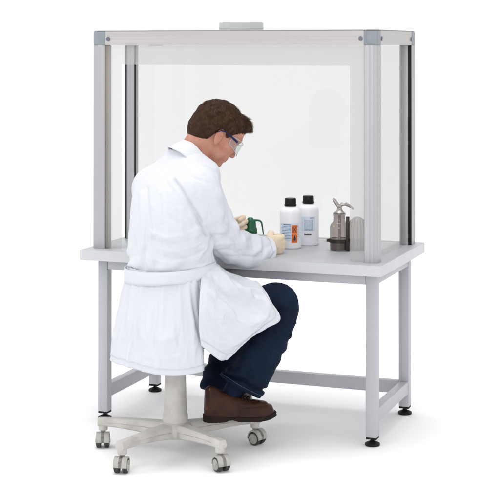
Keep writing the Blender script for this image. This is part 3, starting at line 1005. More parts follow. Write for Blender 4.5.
for i in pick:
    p, n_ = fc[i], fn[i]
    g = p - whorl
    g = g / (np.linalg.norm(g) + 1e-6)
    top = max(0.0, min(1.0, (hz[i] - .07) / .05)) * max(0, min(1, (hx[i] + .02) / .08))
    g = g + np.array([0, 0, -.35 * (1 - top)]) + (HX * .8 - HZ * .0) * top + RNG.normal(0, .15, 3)
    t = g - n_ * (g @ n_)
    t /= np.linalg.norm(t) + 1e-6
    L_ = RNG.uniform(.010, .018) * (.45 + .8 * max(0, min(1, (hz[i] + .02) / .1)))
    lift = .05 + .28 * top + RNG.normal(0, .04)
    wv = np.cross(t, n_) * RNG.uniform(.0006, .0012)
    b0 = p - n_ * .0012
    m1 = p + t * L_ * .5 + n_ * (L_ * lift * .55)
    e1 = p + t * L_ + n_ * (L_ * lift * .55 - .0012 * (1 - top))
    k = len(SV)
    SV += [b0 - wv, b0 + wv, m1 + wv * .8, m1 - wv * .8, e1 + wv * .12, e1 - wv * .12]
    SF += [(k, k + 1, k + 2, k + 3), (k + 3, k + 2, k + 4, k + 5)]
quick_mesh('hair_strands', np.array(SV), np.array(SF), M['strand'], hair)
for s in (-1, 1):                                                   # eyebrows of short strands
    V_, F_ = [], []
    for i in range(160):
        u = RNG.uniform(0, 1)
        y = s * (.014 + .036 * u)
        p = H((.0985 - .020 * u * u, y, .0255 + .008 * math.sin(u * 2.4) + RNG.normal(0, .0018)))
        d = s * L0 * .8 + HZ * .35 + RNG.normal(0, .15, 3)
        d = d / np.linalg.norm(d) * .007
        wv = np.cross(d, HX); wv = wv / np.linalg.norm(wv) * .0006
        k = len(V_)
        V_ += [p - wv, p + wv, p + d + wv * .2 + HX * .001, p + d - wv * .2 + HX * .001]
        F_.append((k, k + 1, k + 2, k + 3))
    quick_mesh('eyebrow', np.array(V_), np.array(F_), M['hair'], pe)

# ---- safety glasses
sg = empty('safety_glasses'); sg.parent = pe
for s in (-1, 1):
    m = MB()
    path = [(-.034, .083, -.012), (-.026, .0865, .002), (-.008, .0860, .009), (.020, .0835, .010), (.050, .0800, .0095), (.066, .0770, .009)]
    rings = []
    for i, (x, y, z) in enumerate(path):
        hgt = [.0030, .0032, .0028, .0032, .0042, .0048][i]
        rings.append([m.bm.verts.new(H((x, s * (y + a), z + b_))) for a, b_ in ((-.0016, -hgt), (.0016, -hgt), (.0020, 0), (.0016, hgt), (-.0016, hgt))])
    for p, q in zip(rings, rings[1:]):
        for i in range(5):
            m.bm.faces.new((p[i], p[(i + 1) % 5], q[(i + 1) % 5], q[i]))
    m.bm.faces.new(rings[0]); m.bm.faces.new(rings[-1])
    m.build('temple', M['navy'], sg, 50)
# one wrap-round lens with side shields
def lens_pt(t, v):
    """t from -1 (right end) to 1 (left end), v from 0 (bottom) to 1 (top)"""
    a = t * R(104)
    x = .050 + .066 * math.cos(a) if abs(t) < .9 else .050 + .066 * math.cos(a)
    y = .0765 * math.sin(a) / math.sin(R(104)) * 1.0
    e = max(0.0, (abs(t) - .55) / .45)
    nose = max(0.0, 1 - (abs(t) / .16)) ** 1.0
    z0 = -.028 + .014 * nose + .010 * e
    z1 = .0245 - .008 * e
    return H((x + .004 * (1 - v), y, z0 + (z1 - z0) * v))
m = MB()
NU, NV = 48, 8
out_ = [[m.bm.verts.new(lens_pt(-1 + 2 * i / NU, j / NV)) for j in range(NV + 1)] for i in range(NU + 1)]
cen = H((.02, 0, 0))
inn_ = [[m.bm.verts.new(Vector(v.co) + (Vector(cen) - v.co).normalized() * .0018) for v in r] for r in out_]
for i in range(NU):
    for j in range(NV):
        m.bm.faces.new((out_[i][j], out_[i + 1][j], out_[i + 1][j + 1], out_[i][j + 1]))
        m.bm.faces.new((inn_[i][j], inn_[i][j + 1], inn_[i + 1][j + 1], inn_[i + 1][j]))
lens = m.build('lens', M['lens'], sg, None)
loop = [lens_pt(-1 + 2 * i / NU, 1) for i in range(NU + 1)] + [lens_pt(1, v) for v in (.75, .5, .25)] + [lens_pt(1 - 2 * i / NU, 0) for i in range(NU + 1)] + [lens_pt(-1, v) for v in (.25, .5, .75, 1)]
MB().tube(loop, .0011, 8).build('rim', M['rim'], lens, None)

# ---- lab coat: the cloth is hung on the figure and left to settle into its own creases
def drape(key, V, F, pin, colliders, frames, grow, bend=.4, stiff=12.0, mass=.25, grav=1.0, dist=.004, damp=3.0, selfc=False):
    """let a sheet of cloth settle over the colliders; pin holds a weight per vertex"""
    me = bpy.data.meshes.new('cloth')
    me.from_pydata([tuple(v) for v in V], [], [tuple(int(i) for i in f) for f in F])
    o = bpy.data.objects.new('cloth', me)
    col.objects.link(o)
    g = o.vertex_groups.new(name='pin')
    for w in np.unique(np.round(pin, 2)):
        if w > 0:
            g.add([int(i) for i in np.where(np.round(pin, 2) == w)[0]], float(w), 'REPLACE')
    cs = []
    for CV, CF in colliders:
        cm = bpy.data.meshes.new('collider')
        cm.from_pydata([tuple(v) for v in CV], [], [tuple(int(i) for i in f) for f in CF])
        c = bpy.data.objects.new('collider', cm)
        col.objects.link(c)
        c.modifiers.new('Collision', 'COLLISION')
        c.collision.thickness_outer = .003
        c.collision.cloth_friction = 12
        cs.append(c)
    m = o.modifiers.new('Cloth', 'CLOTH')
    s = m.settings
    s.quality = 6
    s.mass = mass
    s.tension_stiffness = s.compression_stiffness = stiff
    s.shear_stiffness = stiff * .6
    s.bending_stiffness = bend
    s.tension_damping = s.compression_damping = s.shear_damping = damp
    s.air_damping = 3.0
    s.vertex_group_mass = 'pin'
    s.pin_stiffness = 1.0
    s.shrink_min = -grow
    s.effector_weights.gravity = grav
    m.collision_settings.collision_quality = 3
    m.collision_settings.distance_min = dist
    m.collision_settings.use_self_collision = selfc
    m.collision_settings.self_distance_min = .003
    m.point_cache.frame_start, m.point_cache.frame_end = 1, frames + 1
    for f in range(1, frames + 1):
        scene.frame_set(f)
    ev = o.evaluated_get(bpy.context.evaluated_depsgraph_get())
    em = ev.to_mesh()
    out = np.empty(len(em.vertices) * 3, np.float32)
    em.vertices.foreach_get('co', out)
    ev.to_mesh_clear()
    for x in cs + [o]:
        d = x.data
        bpy.data.objects.remove(x)
        bpy.data.meshes.remove(d)
    scene.frame_set(1)
    out = out.reshape(-1, 3).astype(float)
    return out

def shell(V, F, th=.0022):
    """give an open sheet a real thickness, with a closed rim"""
    N = np.zeros_like(V)
    fn = np.cross(V[F[:, 2]] - V[F[:, 0]], V[F[:, 3]] - V[F[:, 1]])
    for k in range(4):
        for c in range(3):
            N[:, c] += np.bincount(F[:, k], fn[:, c], len(V))
    N /= np.linalg.norm(N, axis=1)[:, None] + 1e-12
    E = np.concatenate([F[:, [0, 1]], F[:, [1, 2]], F[:, [2, 3]], F[:, [3, 0]]])
    key = E.min(1).astype(np.int64) * len(V) + E.max(1)
    u, inv, cnt = np.unique(key, return_inverse=True, return_counts=True)
    B = E[cnt[inv] == 1]
    o = len(V)
    rim = np.stack([B[:, 1], B[:, 0], B[:, 0] + o, B[:, 1] + o], 1)
    return np.concatenate([V, V - N * th]), np.concatenate([F, F[:, ::-1] + o, rim])

def even_rim(V, F, it=12):
    """smooth the cut edges of a sheet"""
    E = np.concatenate([F[:, [0, 1]], F[:, [1, 2]], F[:, [2, 3]], F[:, [3, 0]]])
    key = E.min(1).astype(np.int64) * len(V) + E.max(1)
    u, inv, cnt = np.unique(key, return_inverse=True, return_counts=True)
    B = E[cnt[inv] == 1]
    V = V.copy()
    for _ in range(it):
        S = np.zeros_like(V); C = np.zeros(len(V))
        for a, b in ((0, 1), (1, 0)):
            for k in range(3):
                S[:, k] += np.bincount(B[:, a], V[B[:, b], k], len(V))
            C += np.bincount(B[:, a], minlength=len(V))
        m = C > 0
        V[m] = .5 * V[m] + .5 * S[m] / C[m, None]
    return V

def point_normals(V, F):
    N = np.zeros_like(V)
    fn = np.cross(V[F[:, 2]] - V[F[:, 0]], V[F[:, 3]] - V[F[:, 1]])
    for k in range(4):
        for c in range(3):
            N[:, c] += np.bincount(F[:, k], fn[:, c], len(V))
    return N / (np.linalg.norm(N, axis=1)[:, None] + 1e-12)

def split(V, F):
    """each quad into four"""
    E = np.stack([F, np.roll(F, -1, 1)], 2).reshape(-1, 2)
    key = E.min(1).astype(np.int64) * len(V) + E.max(1)
    u, first, inv = np.unique(key, return_index=True, return_inverse=True)
    M_ = (V[E[first, 0]] + V[E[first, 1]]) / 2
    C = V[F].mean(1)
    e = inv.reshape(-1, 4) + len(V)
    c = np.arange(len(F)) + len(V) + len(M_)
    Q = [np.stack([F[:, k], e[:, k], c, e[:, (k + 3) % 4]], 1) for k in range(4)]
    return np.concatenate([V, M_, C]), np.concatenate(Q)

def compact(V, F):
    used = np.unique(F)
    m = np.full(len(V), -1); m[used] = np.arange(len(used))
    return V[used], m[F]

def seg(p, a, c):
    a, c = np.array(a), np.array(c)
    d = c - a
    t = np.clip(((p - a) @ d) / (d @ d), 0, 1)
    return np.linalg.norm(p - a - t[:, None] * d, axis=1), t

hR = (wrR - elR) / np.linalg.norm(wrR - elR)
hL_ = (wrL - elL) / np.linalg.norm(wrL - elL)
def coat_form(h, off=0.0):
    cv = Vox((-.42, -.42, .60), (.46, .60, 1.34), h)
    cv.add(lambda X, Y, Z: np.maximum(np.maximum(torso(X, Y, Z, off), .655 - Z), Z - 1.225), (-.36, -.34, .64), (.40, .44, 1.25))
    cv.cap(shR + np.array([-.006, .01, .006]), shR + np.array([.0, .015, -.04]), .064 + off, .054 + off, .05)
    cv.cap(shL, shL + np.array([.0, .0, -.05]), .068 + off, .062 + off, .07)
    V, F = cv.mesh()
    return relax(V, F, 2, .5), F
def tube_grid(path, nu, nv, squash=1.0):
    """an open sleeve: path of (point, radius); returns a grid tube"""
    P = crom(np.array([list(q) + [r] for q, r in path]), nv)
    C, RR = P[:, :3], P[:, 3]
    T = np.gradient(C, axis=0)
    T /= np.linalg.norm(T, axis=1)[:, None]
    x = np.array([0, 0, 1.0])
    V = []
    for i in range(nv):
        x = x - T[i] * (x @ T[i]); x /= np.linalg.norm(x)
        y = np.cross(T[i], x)
        for k in range(nu):
            a = 2 * math.pi * k / nu
            V.append(C[i] + RR[i] * (math.cos(a) * x + math.sin(a) * y))
    F = []
    for i in range(nv - 1):
        for k in range(nu):
            m = (k + 1) % nu
            F.append((i * nu + k, i * nu + m, (i + 1) * nu + m, (i + 1) * nu + k))
    return np.array(V), np.array(F)
def crom(P, n):
    """Catmull-Rom through the first axis of P, n samples"""
    P = np.concatenate([2 * P[:1] - P[1:2], P, 2 * P[-1:] - P[-2:-1]])
    m = len(P) - 3
    out = []
    for t in np.linspace(0, m - 1e-6, n):
        i = int(t); f = t - i
        p0, p1, p2, p3 = P[i:i + 4]
        out.append(.5 * (2 * p1 + (p2 - p0) * f + (2 * p0 - 5 * p1 + 4 * p2 - p3) * f * f + (3 * p1 - p0 - 3 * p2 + p3) * f ** 3))
    return np.array(out)
ca_, cb_ = pp(187.5, 162.5, 5.853), H((-.030, 0, -.062))
ax_ = (cb_ - ca_) / np.linalg.norm(cb_ - ca_)
coatV, coatF = [], []
def put(V, F):
    coatF.append(F + sum(len(v) for v in coatV)); coatV.append(V)
# trunk
V, F = coat_form(.0085)
c = V[F].mean(1)
q = c - ca_
t_ = q @ ax_
r_ = np.linalg.norm(q - t_[:, None] * ax_, axis=1)
keep = (c[:, 2] > .675) & (c[:, 2] < 1.212)
keep &= ~((t_ > -.018) & (r_ < .078))
keep &= ~((c[:, 2] > 1.10) & (np.linalg.norm(c - (ca_ + F0 * .10 - L0 * .03 + np.array([0, 0, .02])), axis=1) < .098))
V, F = compact(V, F[keep])
V = even_rim(V, F)
CV, CF = coat_form(.013, -.019)
rq = V - ca_; tt = rq @ ax_
zp = np.clip((.712 - V[:, 2]) / .02, 0, 1)
npn = np.clip((tt + .030) / .03, 0, 1) * (np.linalg.norm(rq, axis=1) < .17)
# creases pressed in before the cloth settles: blousing over the belt, a few diagonal pulls
lat = (V[:, 0] - .0) * LF[0] + V[:, 1] * LF[1]
Nn = V - np.stack([tz(0, V[:, 2]), tz(1, V[:, 2]), V[:, 2]], 1)
Nn[:, 2] = 0
Nn /= np.linalg.norm(Nn, axis=1)[:, None] + 1e-9
low = np.clip((.93 - V[:, 2]) / .12, 0, 1) * np.clip((V[:, 2] - .74) / .03, 0, 1)
amp = .010 * low * np.sin((V[:, 2] + .10 * lat + .05 * noise(lat * 6, V[:, 2] * 6, lat * 0)) * 105 + 4 * noise(lat * 4 + 9, V[:, 2] * 9, lat * 0))
amp += .004 * noise(lat * 15, V[:, 2] * 4, lat * 0 + 2.5) + .004 * noise(lat * 30 + V[:, 2] * 25, V[:, 2] * 25, lat * 0 + 6.5)
def creases(V, items):
    d = np.zeros(len(V))
    for pts, am, wid in items:
        best = np.full(len(V), 9.0)
        for (x0, y0), (x1, y1) in zip(pts, pts[1:]):
            q0, q1 = pp(x0, y0, 5.68), pp(x1, y1, 5.68)
            dd, _ = seg(np.stack([V[:, 0], V[:, 0] * 0, V[:, 2]], 1), (q0[0], 0, q0[2]), (q1[0], 0, q1[2]))
            best = np.minimum(best, dd)
        d += am * np.exp(-(best / wid) ** 2)
    return d * (V[:, 1] < tz(1, V[:, 2]) + .03)
amp += creases(V, [([(175, 180), (184, 190), (194, 206), (203, 224)], -.015, .013), ([(166, 181), (178, 194), (188, 211), (195, 227)], .012, .014),
                   ([(148, 231), (170, 237), (190, 232), (205, 225)], .014, .011), ([(152, 241), (176, 246), (200, 238)], -.009, .012),
                   ([(146, 250), (172, 254), (197, 248), (207, 241)], .014, .010), ([(140, 195), (143, 226), (139, 256)], .007, .014),
                   ([(150, 205), (152, 236)], -.006, .012), ([(165, 200), (168, 226)], .005, .014), ([(160, 262), (185, 258), (206, 252)], -.008, .010)])
V1 = V + Nn * (amp * (1 - np.maximum(zp, npn)))[:, None]
V1 = drape('trunk', V1, F, np.maximum(zp, npn), [(CV, CF)], 18, .012, bend=.12, grav=.8)
V1, F1 = split(relax(V1, F, 2, .45), F)
V1 = relax(V1, F1, 2, .5)
# the sharper creases of worn cotton, drawn once the cloth hangs still
N1 = point_normals(V1, F1)
if ((V1 - V1.mean(0)) * N1).sum() < 0:
    N1 = -N1
fine = creases(V1, [([(174, 179), (180, 185), (188, 196), (196, 209), (203, 224), (206, 233)], -.011, .0055), ([(170, 181), (178, 190), (186, 202), (194, 217), (200, 231)], .007, .010),
                    ([(152, 231), (168, 235.5), (186, 232), (203, 224)], .008, .0085), ([(154, 236), (172, 240.5), (190, 236)], -.006, .006),
                    ([(160, 246), (178, 248), (196, 243), (208, 236)], .007, .008), ([(166, 252), (186, 253), (204, 246)], -.006, .006), ([(150, 256), (168, 259), (186, 257)], .005, .008),
                    ([(140, 196), (142, 222), (138, 254)], .006, .010), ([(146, 190), (149, 215), (147, 250)], -.005, .007), ([(153, 205), (156, 232)], .004, .009),
                    ([(133, 240), (138, 256)], -.005, .006), ([(160, 196), (163, 222)], -.0035, .007), ([(188, 172), (199, 178), (209, 182)], -.004, .006),
                    ([(172, 215), (186, 222), (197, 221)], -.004, .007), ([(178, 206), (190, 216)], .004, .008)])
V1 = V1 + N1 * (fine * (1 - np.clip((.712 - V1[:, 2]) / .02, 0, 1)))[:, None]
V1 = relax(V1, F1, 1, .3)
put(*shell(V1, F1))
# sleeves
def sleeve(path, arm, sim, nu=58, nv=78):
    V, F = tube_grid(path, nu, nv)
    row = np.repeat(np.arange(nv), nu) / (nv - 1)
    if sim:
        L_ = .50
        d = .0055 * np.sin(row * 58 + 9 * noise(V[:, 0] * 8, V[:, 1] * 8, V[:, 2] * 8) + 2.2 * np.sin(np.tile(np.arange(nu), nv) * 2 * math.pi / nu + 1))
        d = d * np.exp(-((row - .58) / .28) ** 2) + .006 * noise(V[:, 0] * 24, V[:, 1] * 24, V[:, 2] * 24)
        C = V.reshape(nv, nu, 3).mean(1).repeat(nu, 0)
        N = V - C; N /= np.linalg.norm(N, axis=1)[:, None]
        V = V + N * d[:, None]
        pin = np.maximum(np.clip((.16 - row) / .06, 0, 1), np.clip((row - .985) / .01, 0, 1) * .6)
        V = drape('sleeve', V, F, pin, arm, 18, .03, bend=.12, grav=.3)
    # turned cuff hem
    if sim:
        V2, F2 = split(relax(V, F, 1, .3), F)
        V2 = relax(V2, F2, 2, .5)
        N2 = point_normals(V2, F2)
        C2 = np.array([q for q, r in path]).mean(0)
        d = np.zeros(len(V2))
        for pts, am, wid in (([(207, 236), (216, 232), (228, 233)], -.007, .006), ([(210, 243), (222, 240), (236, 243)], .006, .008), ([(212, 250), (226, 248), (240, 252)], -.006, .006),
                             ([(228, 222), (234, 232), (236, 244)], -.006, .006), ([(236, 224), (243, 234), (246, 246)], .005, .008), ([(244, 229), (252, 238), (254, 252)], -.005, .006),
                             ([(256, 234), (260, 244), (261, 258)], .004, .006), ([(206, 190), (213, 206), (219, 226)], -.004, .008), ([(216, 192), (223, 210)], .004, .008),
                             ([(199, 200), (206, 216), (209, 230)], .005, .008), ([(226, 256), (242, 257), (258, 260)], -.004, .006)):
            best = np.full(len(V2), 9.0)
            for (x0, y0), (x1, y1) in zip(pts, pts[1:]):
                q0, q1 = pp(x0, y0, 5.80), pp(x1, y1, 5.80)
                dd, _ = seg(np.stack([V2[:, 0], V2[:, 0] * 0, V2[:, 2]], 1), (q0[0], 0, q0[2]), (q1[0], 0, q1[2]))
                best = np.minimum(best, dd)
            d += am * np.exp(-(best / wid) ** 2)
        d *= np.clip(-N2[:, 1] * 2 * (1 if (N2 * (V2 - V2.mean(0))).sum() > 0 else -1) + .3, 0, 1)
        N2 = N2 * (1 if (N2 * (V2 - V2.mean(0))).sum() > 0 else -1)
        V2 = relax(V2 + N2 * d[:, None], F2, 1, .3)
        put(*shell(V2, F2, .0024))
    else:
        put(*shell(V, F, .0024))
    return V
aR = tube_grid([(shR, .052), (shR + (elR - shR) * .5, .052), (pp(223, 238, 5.855), .050), (elR + (wrR - elR) * .5, .042), (wrR + hR * .02, .036)], 24, 24)
pR = [(pp(196, 176, 5.735), .062), (pp(202, 186, 5.70), .080), (pp(207, 200, 5.705), .080), (pp(214.5, 219, 5.77), .078), (pp(226, 235, 5.855), .080), (pp(244, 244.5, 5.925), .070), (pp(258, 249.5, 5.985), .061), (pp(267, 251.5, 6.02), .060)]
SLV = sleeve(pR, [aR], True)
pL = [(pp(158, 178, 5.92), .062), (pp(150, 188, 5.955), .076), (pp(157, 205, 6.03), .074), (pp(173, 225, 6.12), .070), (pp(190, 236, 6.175), .064), (pp(207, 236, 6.19), .054), (pp(223, 233, 6.205), .050)]
sleeve(pL, None, False)
# fold-down collar
bk = -F0 - ax_ * (-F0 @ ax_); bk /= np.linalg.norm(bk)
rt = np.cross(ax_, bk); rt = rt if rt @ L0 < 0 else -rt
def col_pt(ph, r, t):
    return ca_ + ax_ * t + r * (math.cos(ph) * bk + math.sin(ph) * rt)
rows = []
phs = [R(x) for x in (-140, -110, -80, -50, -20, 10, 40, 70, 95, 118, 138)]
for k in range(6):
    row = []
    for ph in phs:
        f_ = (1 - math.cos(ph)) / 2
        tt_ = .064 - .074 * f_ ** 1.3
        tt_ += .022 * max(math.sin(ph), 0)
        rr_ = .064 + .014 * f_ + .008 * max(math.sin(ph), 0)
        row.append(col_pt(ph, [rr_ - .002, rr_ - .001, rr_ + .003, rr_ + .011, rr_ + .022, rr_ + .036][k], [tt_ - .05, tt_ - .008, tt_, tt_ - .010, tt_ - .032, tt_ - .060][k]))
    rows.append(row)

# ---- lab coat skirt: two hanging panels with a vent between them
grids = []
def sheet(ctrl, nu, nv, fold, thick=.0025, hang=None, pinf=None):
    """ctrl[row][col] points, rows go down the cloth; fold(u, v, P) moves the cloth along its normal"""
    G = np.array(ctrl, float)
    G = crom(G, nv)
    G = crom(G.transpose(1, 0, 2), nu)                # [u][v]
    def nrm(G):
        du, dv = np.gradient(G, axis=0), np.gradient(G, axis=1)
        n = np.cross(du, dv)
        return n / (np.linalg.norm(n, axis=2)[..., None] + 1e-9)
    N = nrm(G)
    if (N[..., 1].mean()) > 0:
        N = -N
    U, W = np.meshgrid(np.linspace(0, 1, nu), np.linspace(0, 1, nv), indexing='ij')
    G = G + N * fold(U, W, G)[..., None]
    V = G.reshape(-1, 3)
    id_ = np.arange(nu * nv).reshape(nu, nv)
    F = np.stack([id_[:-1, :-1], id_[1:, :-1], id_[1:, 1:], id_[:-1, 1:]], -1).reshape(-1, 4)
    if hang:
        V = drape(hang.pop('key'), V, F, pinf(U, W).ravel(), **hang)
    fn = np.cross(V[F[:, 2]] - V[F[:, 0]], V[F[:, 3]] - V[F[:, 1]])
    if fn[:, 1].mean() > 0:
        F = F[:, ::-1]
    grids.append((V.reshape(nu, nv, 3), thick))
    return shell(V, F, thick)
put(*sheet(rows, 90, 26, lambda U, W, G: .0016 * noise(U * 14, W * 3, U * 0 + 4.5), .0022))
bc = pp(170, 268, 5.78)
belt_c = [(.10, .160), (-.02, .186), (-.108, .127), (-.145, .02), (-.122, -.10), (-.05, -.178), (.025, -.188)]
hem_c = [(.10, .225), (-.075, .232), (-.188, .178), (-.205, .0), (-.192, -.165), (-.115, -.248), (-.020, -.262)]
rows = []
for i, z in enumerate((.742, .69, .62, .54, .46, .378)):
    e = [0, .20, .43, .68, .87, 1.0][i]
    row = []
    for (bf, bl), (hf, hl2) in zip(belt_c, hem_c):
        f, l = bf + (hf - bf) * e, bl + (hl2 - bl) * e
        q = bc + f * FW + l * LF
        row.append((q[0], q[1], z))
    rows.append(row)
def fold_back(U, W, G):
    w = .35 + .65 * W
    g = np.exp(-(W / .22) ** 2)
    n = noise(U * 8 + .8 * W, W * 2.2, W * 0 + 1.5)
    n2 = noise(U * 21 + W * 2, W * 5 - U * 3, W * 0 + 5.5)
    n3 = noise(U * 9 - W * 3, W * 9 + U * 4, W * 0 + 9.5)       # slanting creases where he sits
    hemw = np.clip((W - .3) / .4, 0, 1)
    ed = np.clip(np.abs(U - .28) / .12, .25, 1)
    d = .004 + (.016 * w * n + .006 * n2 + .012 * hemw * n3) * ed
    d += g * .014 * noise(U * 34, W * 3, W * 0 + 2.5)
    # a long crease up from the vent and the ones at the seat
    for (u0, v0, u1, v1, a, wd) in ((.10, .52, .62, .62, .007, .030), (.30, .78, .82, .66, .008, .030), (.42, .92, .95, .50, .008, .035), (.2, .64, .5, .74, -.006, .02), (.62, .88, .93, .72, -.006, .02)):
        du, dv = u1 - u0, v1 - v0
        t = np.clip(((U - u0) * du + (W - v0) * dv) / (du * du + dv * dv), 0, 1)
        d += a * np.exp(-(np.hypot(U - u0 - t * du, W - v0 - t * dv) / wd) ** 2)
    return d
bell = np.array([[[bc[0] + (x - bc[0]) * .90, bc[1] + (y - bc[1]) * .90, z] for x, y, z in r] for r in rows + [[(x, y, z - .06) for x, y, z in rows[-1]]]])
G = crom(crom(bell, 24).transpose(1, 0, 2), 40)
id_ = np.arange(40 * 24).reshape(40, 24)
bell = (G.reshape(-1, 3), np.stack([id_[:-1, :-1], id_[:-1, 1:], id_[1:, 1:], id_[1:, :-1]], -1).reshape(-1, 4))
fn_ = np.cross(bell[0][bell[1][:, 2]] - bell[0][bell[1][:, 0]], bell[0][bell[1][:, 3]] - bell[0][bell[1][:, 1]])
if ((bell[0][bell[1]].mean(1) - bc) * fn_)[:, :2].sum() < 0:
    bell = (bell[0], bell[1][:, ::-1])
hips = Vox((-.26, -.32, .36), (.42, .40, .74), .016)
hips.ell(pp(172, 318, 5.80), (.148, .133, .113), .0)
hips.cap(pp(178, 322, 5.735), pp(281.5, 301.5, 5.83), .080, .073, .04)
hips.cap(pp(168, 320, 5.88), pp(246, 306, 6.16), .090, .076, .04)
hips = hips.mesh()
V, F = sheet(rows, 96, 72, fold_back, hang=dict(key='skirt', colliders=[bell], frames=14, grow=.012, bend=.15, grav=.6), pinf=lambda U, W: np.clip((.16 - W) / .08, 0, 1))
put(V, F)
T_ = [[(213, 268, 5.88), (232, 277, 5.92), (245, 283, 5.93), (252, 288, 5.93)],
      [(209, 261, 5.77), (230, 268, 5.79), (246, 274.5, 5.82), (257, 280.5, 5.83)],
      [(204, 268, 5.665), (231, 275.5, 5.665), (252, 284, 5.69), (269, 297, 5.72)],
      [(201, 281, 5.61), (229, 290, 5.62), (254, 301, 5.66), (280.5, 318, 5.715)],
      [(199.5, 302, 5.575), (225, 310, 5.57), (247, 319, 5.615), (266, 328.5, 5.685)],
      [(199, 326, 5.565), (221, 334, 5.56), (236, 341, 5.595), (247, 341, 5.65)],
      [(201, 345, 5.57), (213, 355, 5.565), (221, 359.5, 5.59), (228, 359, 5.62)]]
def fold_thigh(U, W, G):
    d = .014 * noise(U * 5 + 2 * W, W * 5 - U * 2, W * 0 + 3.5) + .006 * noise(U * 13, W * 13 + U * 5, W * 0 + 6.5)
    for (u0, v0, u1, v1, a, wd) in ((.05, .25, .85, .45, .007, .05), (.1, .55, .8, .72, .007, .05), (.02, .40, .5, .60, -.007, .03), (.3, .3, .95, .62, -.005, .035), (.15, .1, .2, .9, .006, .04)):
        du, dv = u1 - u0, v1 - v0
        t = np.clip(((U - u0) * du + (W - v0) * dv) / (du * du + dv * dv), 0, 1)
        d += a * np.exp(-(np.hypot(U - u0 - t * du, W - v0 - t * dv) / wd) ** 2)
    return d
V, F = sheet([[pp(*q) for q in r] for r in T_], 64, 72, fold_thigh, hang=dict(key='flap', colliders=[hips], frames=12, grow=.014, bend=.12, grav=.3, stiff=25), pinf=lambda U, W: np.maximum.reduce([np.clip((.12 - U) / .08, 0, 1), np.clip((.06 - W) / .04, 0, 1), .10 + .5 * np.clip((U - .86) / .1, 0, 1), .10 + .4 * np.clip((W - .9) / .1, 0, 1)]))
put(V, F)
# left panel over the far thigh
T2 = [[(205, 262, 5.90), (226, 270, 6.00), (248, 284, 6.10)], [(192, 266, 5.99), (214, 272, 6.09), (238, 287, 6.18)],
      [(180, 290, 6.05), (204, 300, 6.15), (230, 312, 6.24)], [(172, 335, 6.05), (196, 338, 6.15), (222, 338, 6.22)]]
flap_g, skirt_g = grids[-1][0], grids[-2][0]
put(*sheet([[pp(*q) for q in r] for r in T2], 50, 50, fold_thigh))
coat = quick_mesh('lab_coat', np.concatenate(coatV), np.concatenate(coatF), M['coat'], pe)

def stitched(line, centre, r=.0011):
    q = [p + (p - centre) / np.linalg.norm(p - centre) * .0016 for p in line]
    MB().tube(q, r, 6).build('hem_seam', M['coat'], coat, None)
mid_ = skirt_g.reshape(-1, 3).mean(0)
stitched(skirt_g[2:, -5], mid_ + np.array([0, .08, -.12]))
stitched(skirt_g[-4, 4:-4], mid_ + np.array([0, .12, 0]))
stitched(flap_g[:-5, -5], flap_g.reshape(-1, 3).mean(0) + np.array([0, .15, 0]))
stitched(flap_g[-5, 20:-4], flap_g.reshape(-1, 3).mean(0) + np.array([0, .15, 0]))
cuff_g = SLV.reshape(78, 58, 3)
cc_ = cuff_g[72].mean(0)
stitched(np.concatenate([cuff_g[72], cuff_g[72][:1]]), cc_)
# belt: a flat band round the waist with a loose end
mb = MB()
n = 96
cs = []
for i in range(n):
    a = 2 * math.pi * i / n
    f, l = math.cos(a), math.sin(a)
    ring = []
    for o, dz in ((.001, -.0275), (.0045, -.0280), (.0058, -.012), (.0056, .013), (.0045, .0280), (.001, .0275)):
        A_, B_ = .1965 + o, .158 + o
        k = (abs(l) ** 2.3 + abs(f) ** 2.3) ** (-1 / 2.3)
        zc = .722 + .011 * f - .014 * l + .004 * noise(np.array(a * 3.), np.array(.5), np.array(dz * 20 + 2))
        wob = .003 * noise(np.array(a * 7.), np.array(3.5), np.array(dz * 45))
        q = bc + FW * (f * k * (B_ + wob)) + LF * (l * k * (A_ + wob))
        ring.append(mb.bm.verts.new((q[0], q[1], zc + dz * (1 - .12 * math.sin(a * 2)))))
    cs.append(ring)
for i in range(n):
    p, q = cs[i], cs[(i + 1) % n]
    for j in range(6):
        k = (j + 1) % 6
        mb.bm.faces.new((p[j], p[k], q[k], q[j]))
mb.build('belt', M['coat'], coat, None)

# ---- trousers
tv = Vox((-.26, -.30, .10), (.56, .46, .76), .0048)
hipR, hipL = pp(178, 322, 5.735), pp(168, 320, 5.88)
knR, anR = pp(281.5, 301.5, 5.83), pp(241, 383, 5.80)
knL, anL = pp(246, 306, 6.16), pp(214, 386, 5.97)
tv.ell(pp(172, 318, 5.80), (.145, .13, .11), .05)
tv.cap(hipR, hipR + (knR - hipR) * .9, .072, .055, .04)
tv.cap(hipL, knL, .092, .074, .04)
tv.cap(knL, anL, .076, .062, .03)
for a, kn, up_ in ((anL, knL, .0),):
    ax = (a - kn) / np.linalg.norm(a - kn)
    ax = ax + np.array([.12, 0, -.35]); ax /= np.linalg.norm(ax)
    e_ = a + ax * .020
    tv.cut(lambda X, Y, Z: -((X - e_[0]) * ax[0] + (Y - e_[1]) * ax[1] + (Z - e_[2]) * ax[2]), a - .16, a + .16, .004)
tv.cap(pp(250, 368, 5.81), pp(229, 397, 5.785), .052, .040)  # dark filler inside the right cuff, stands in for the shadow there
ii = np.argwhere(np.abs(tv.D) < .03)
PX_, PY_, PZ_ = [tv.lo[k] + tv.h * ii[:, k] for k in range(3)]
P = np.stack([PX_, PY_, PZ_], 1)
disp = .010 * noise(PX_ * 12, PY_ * 12, PZ_ * 9) + .005 * noise(PX_ * 30, PY_ * 30, PZ_ * 22)
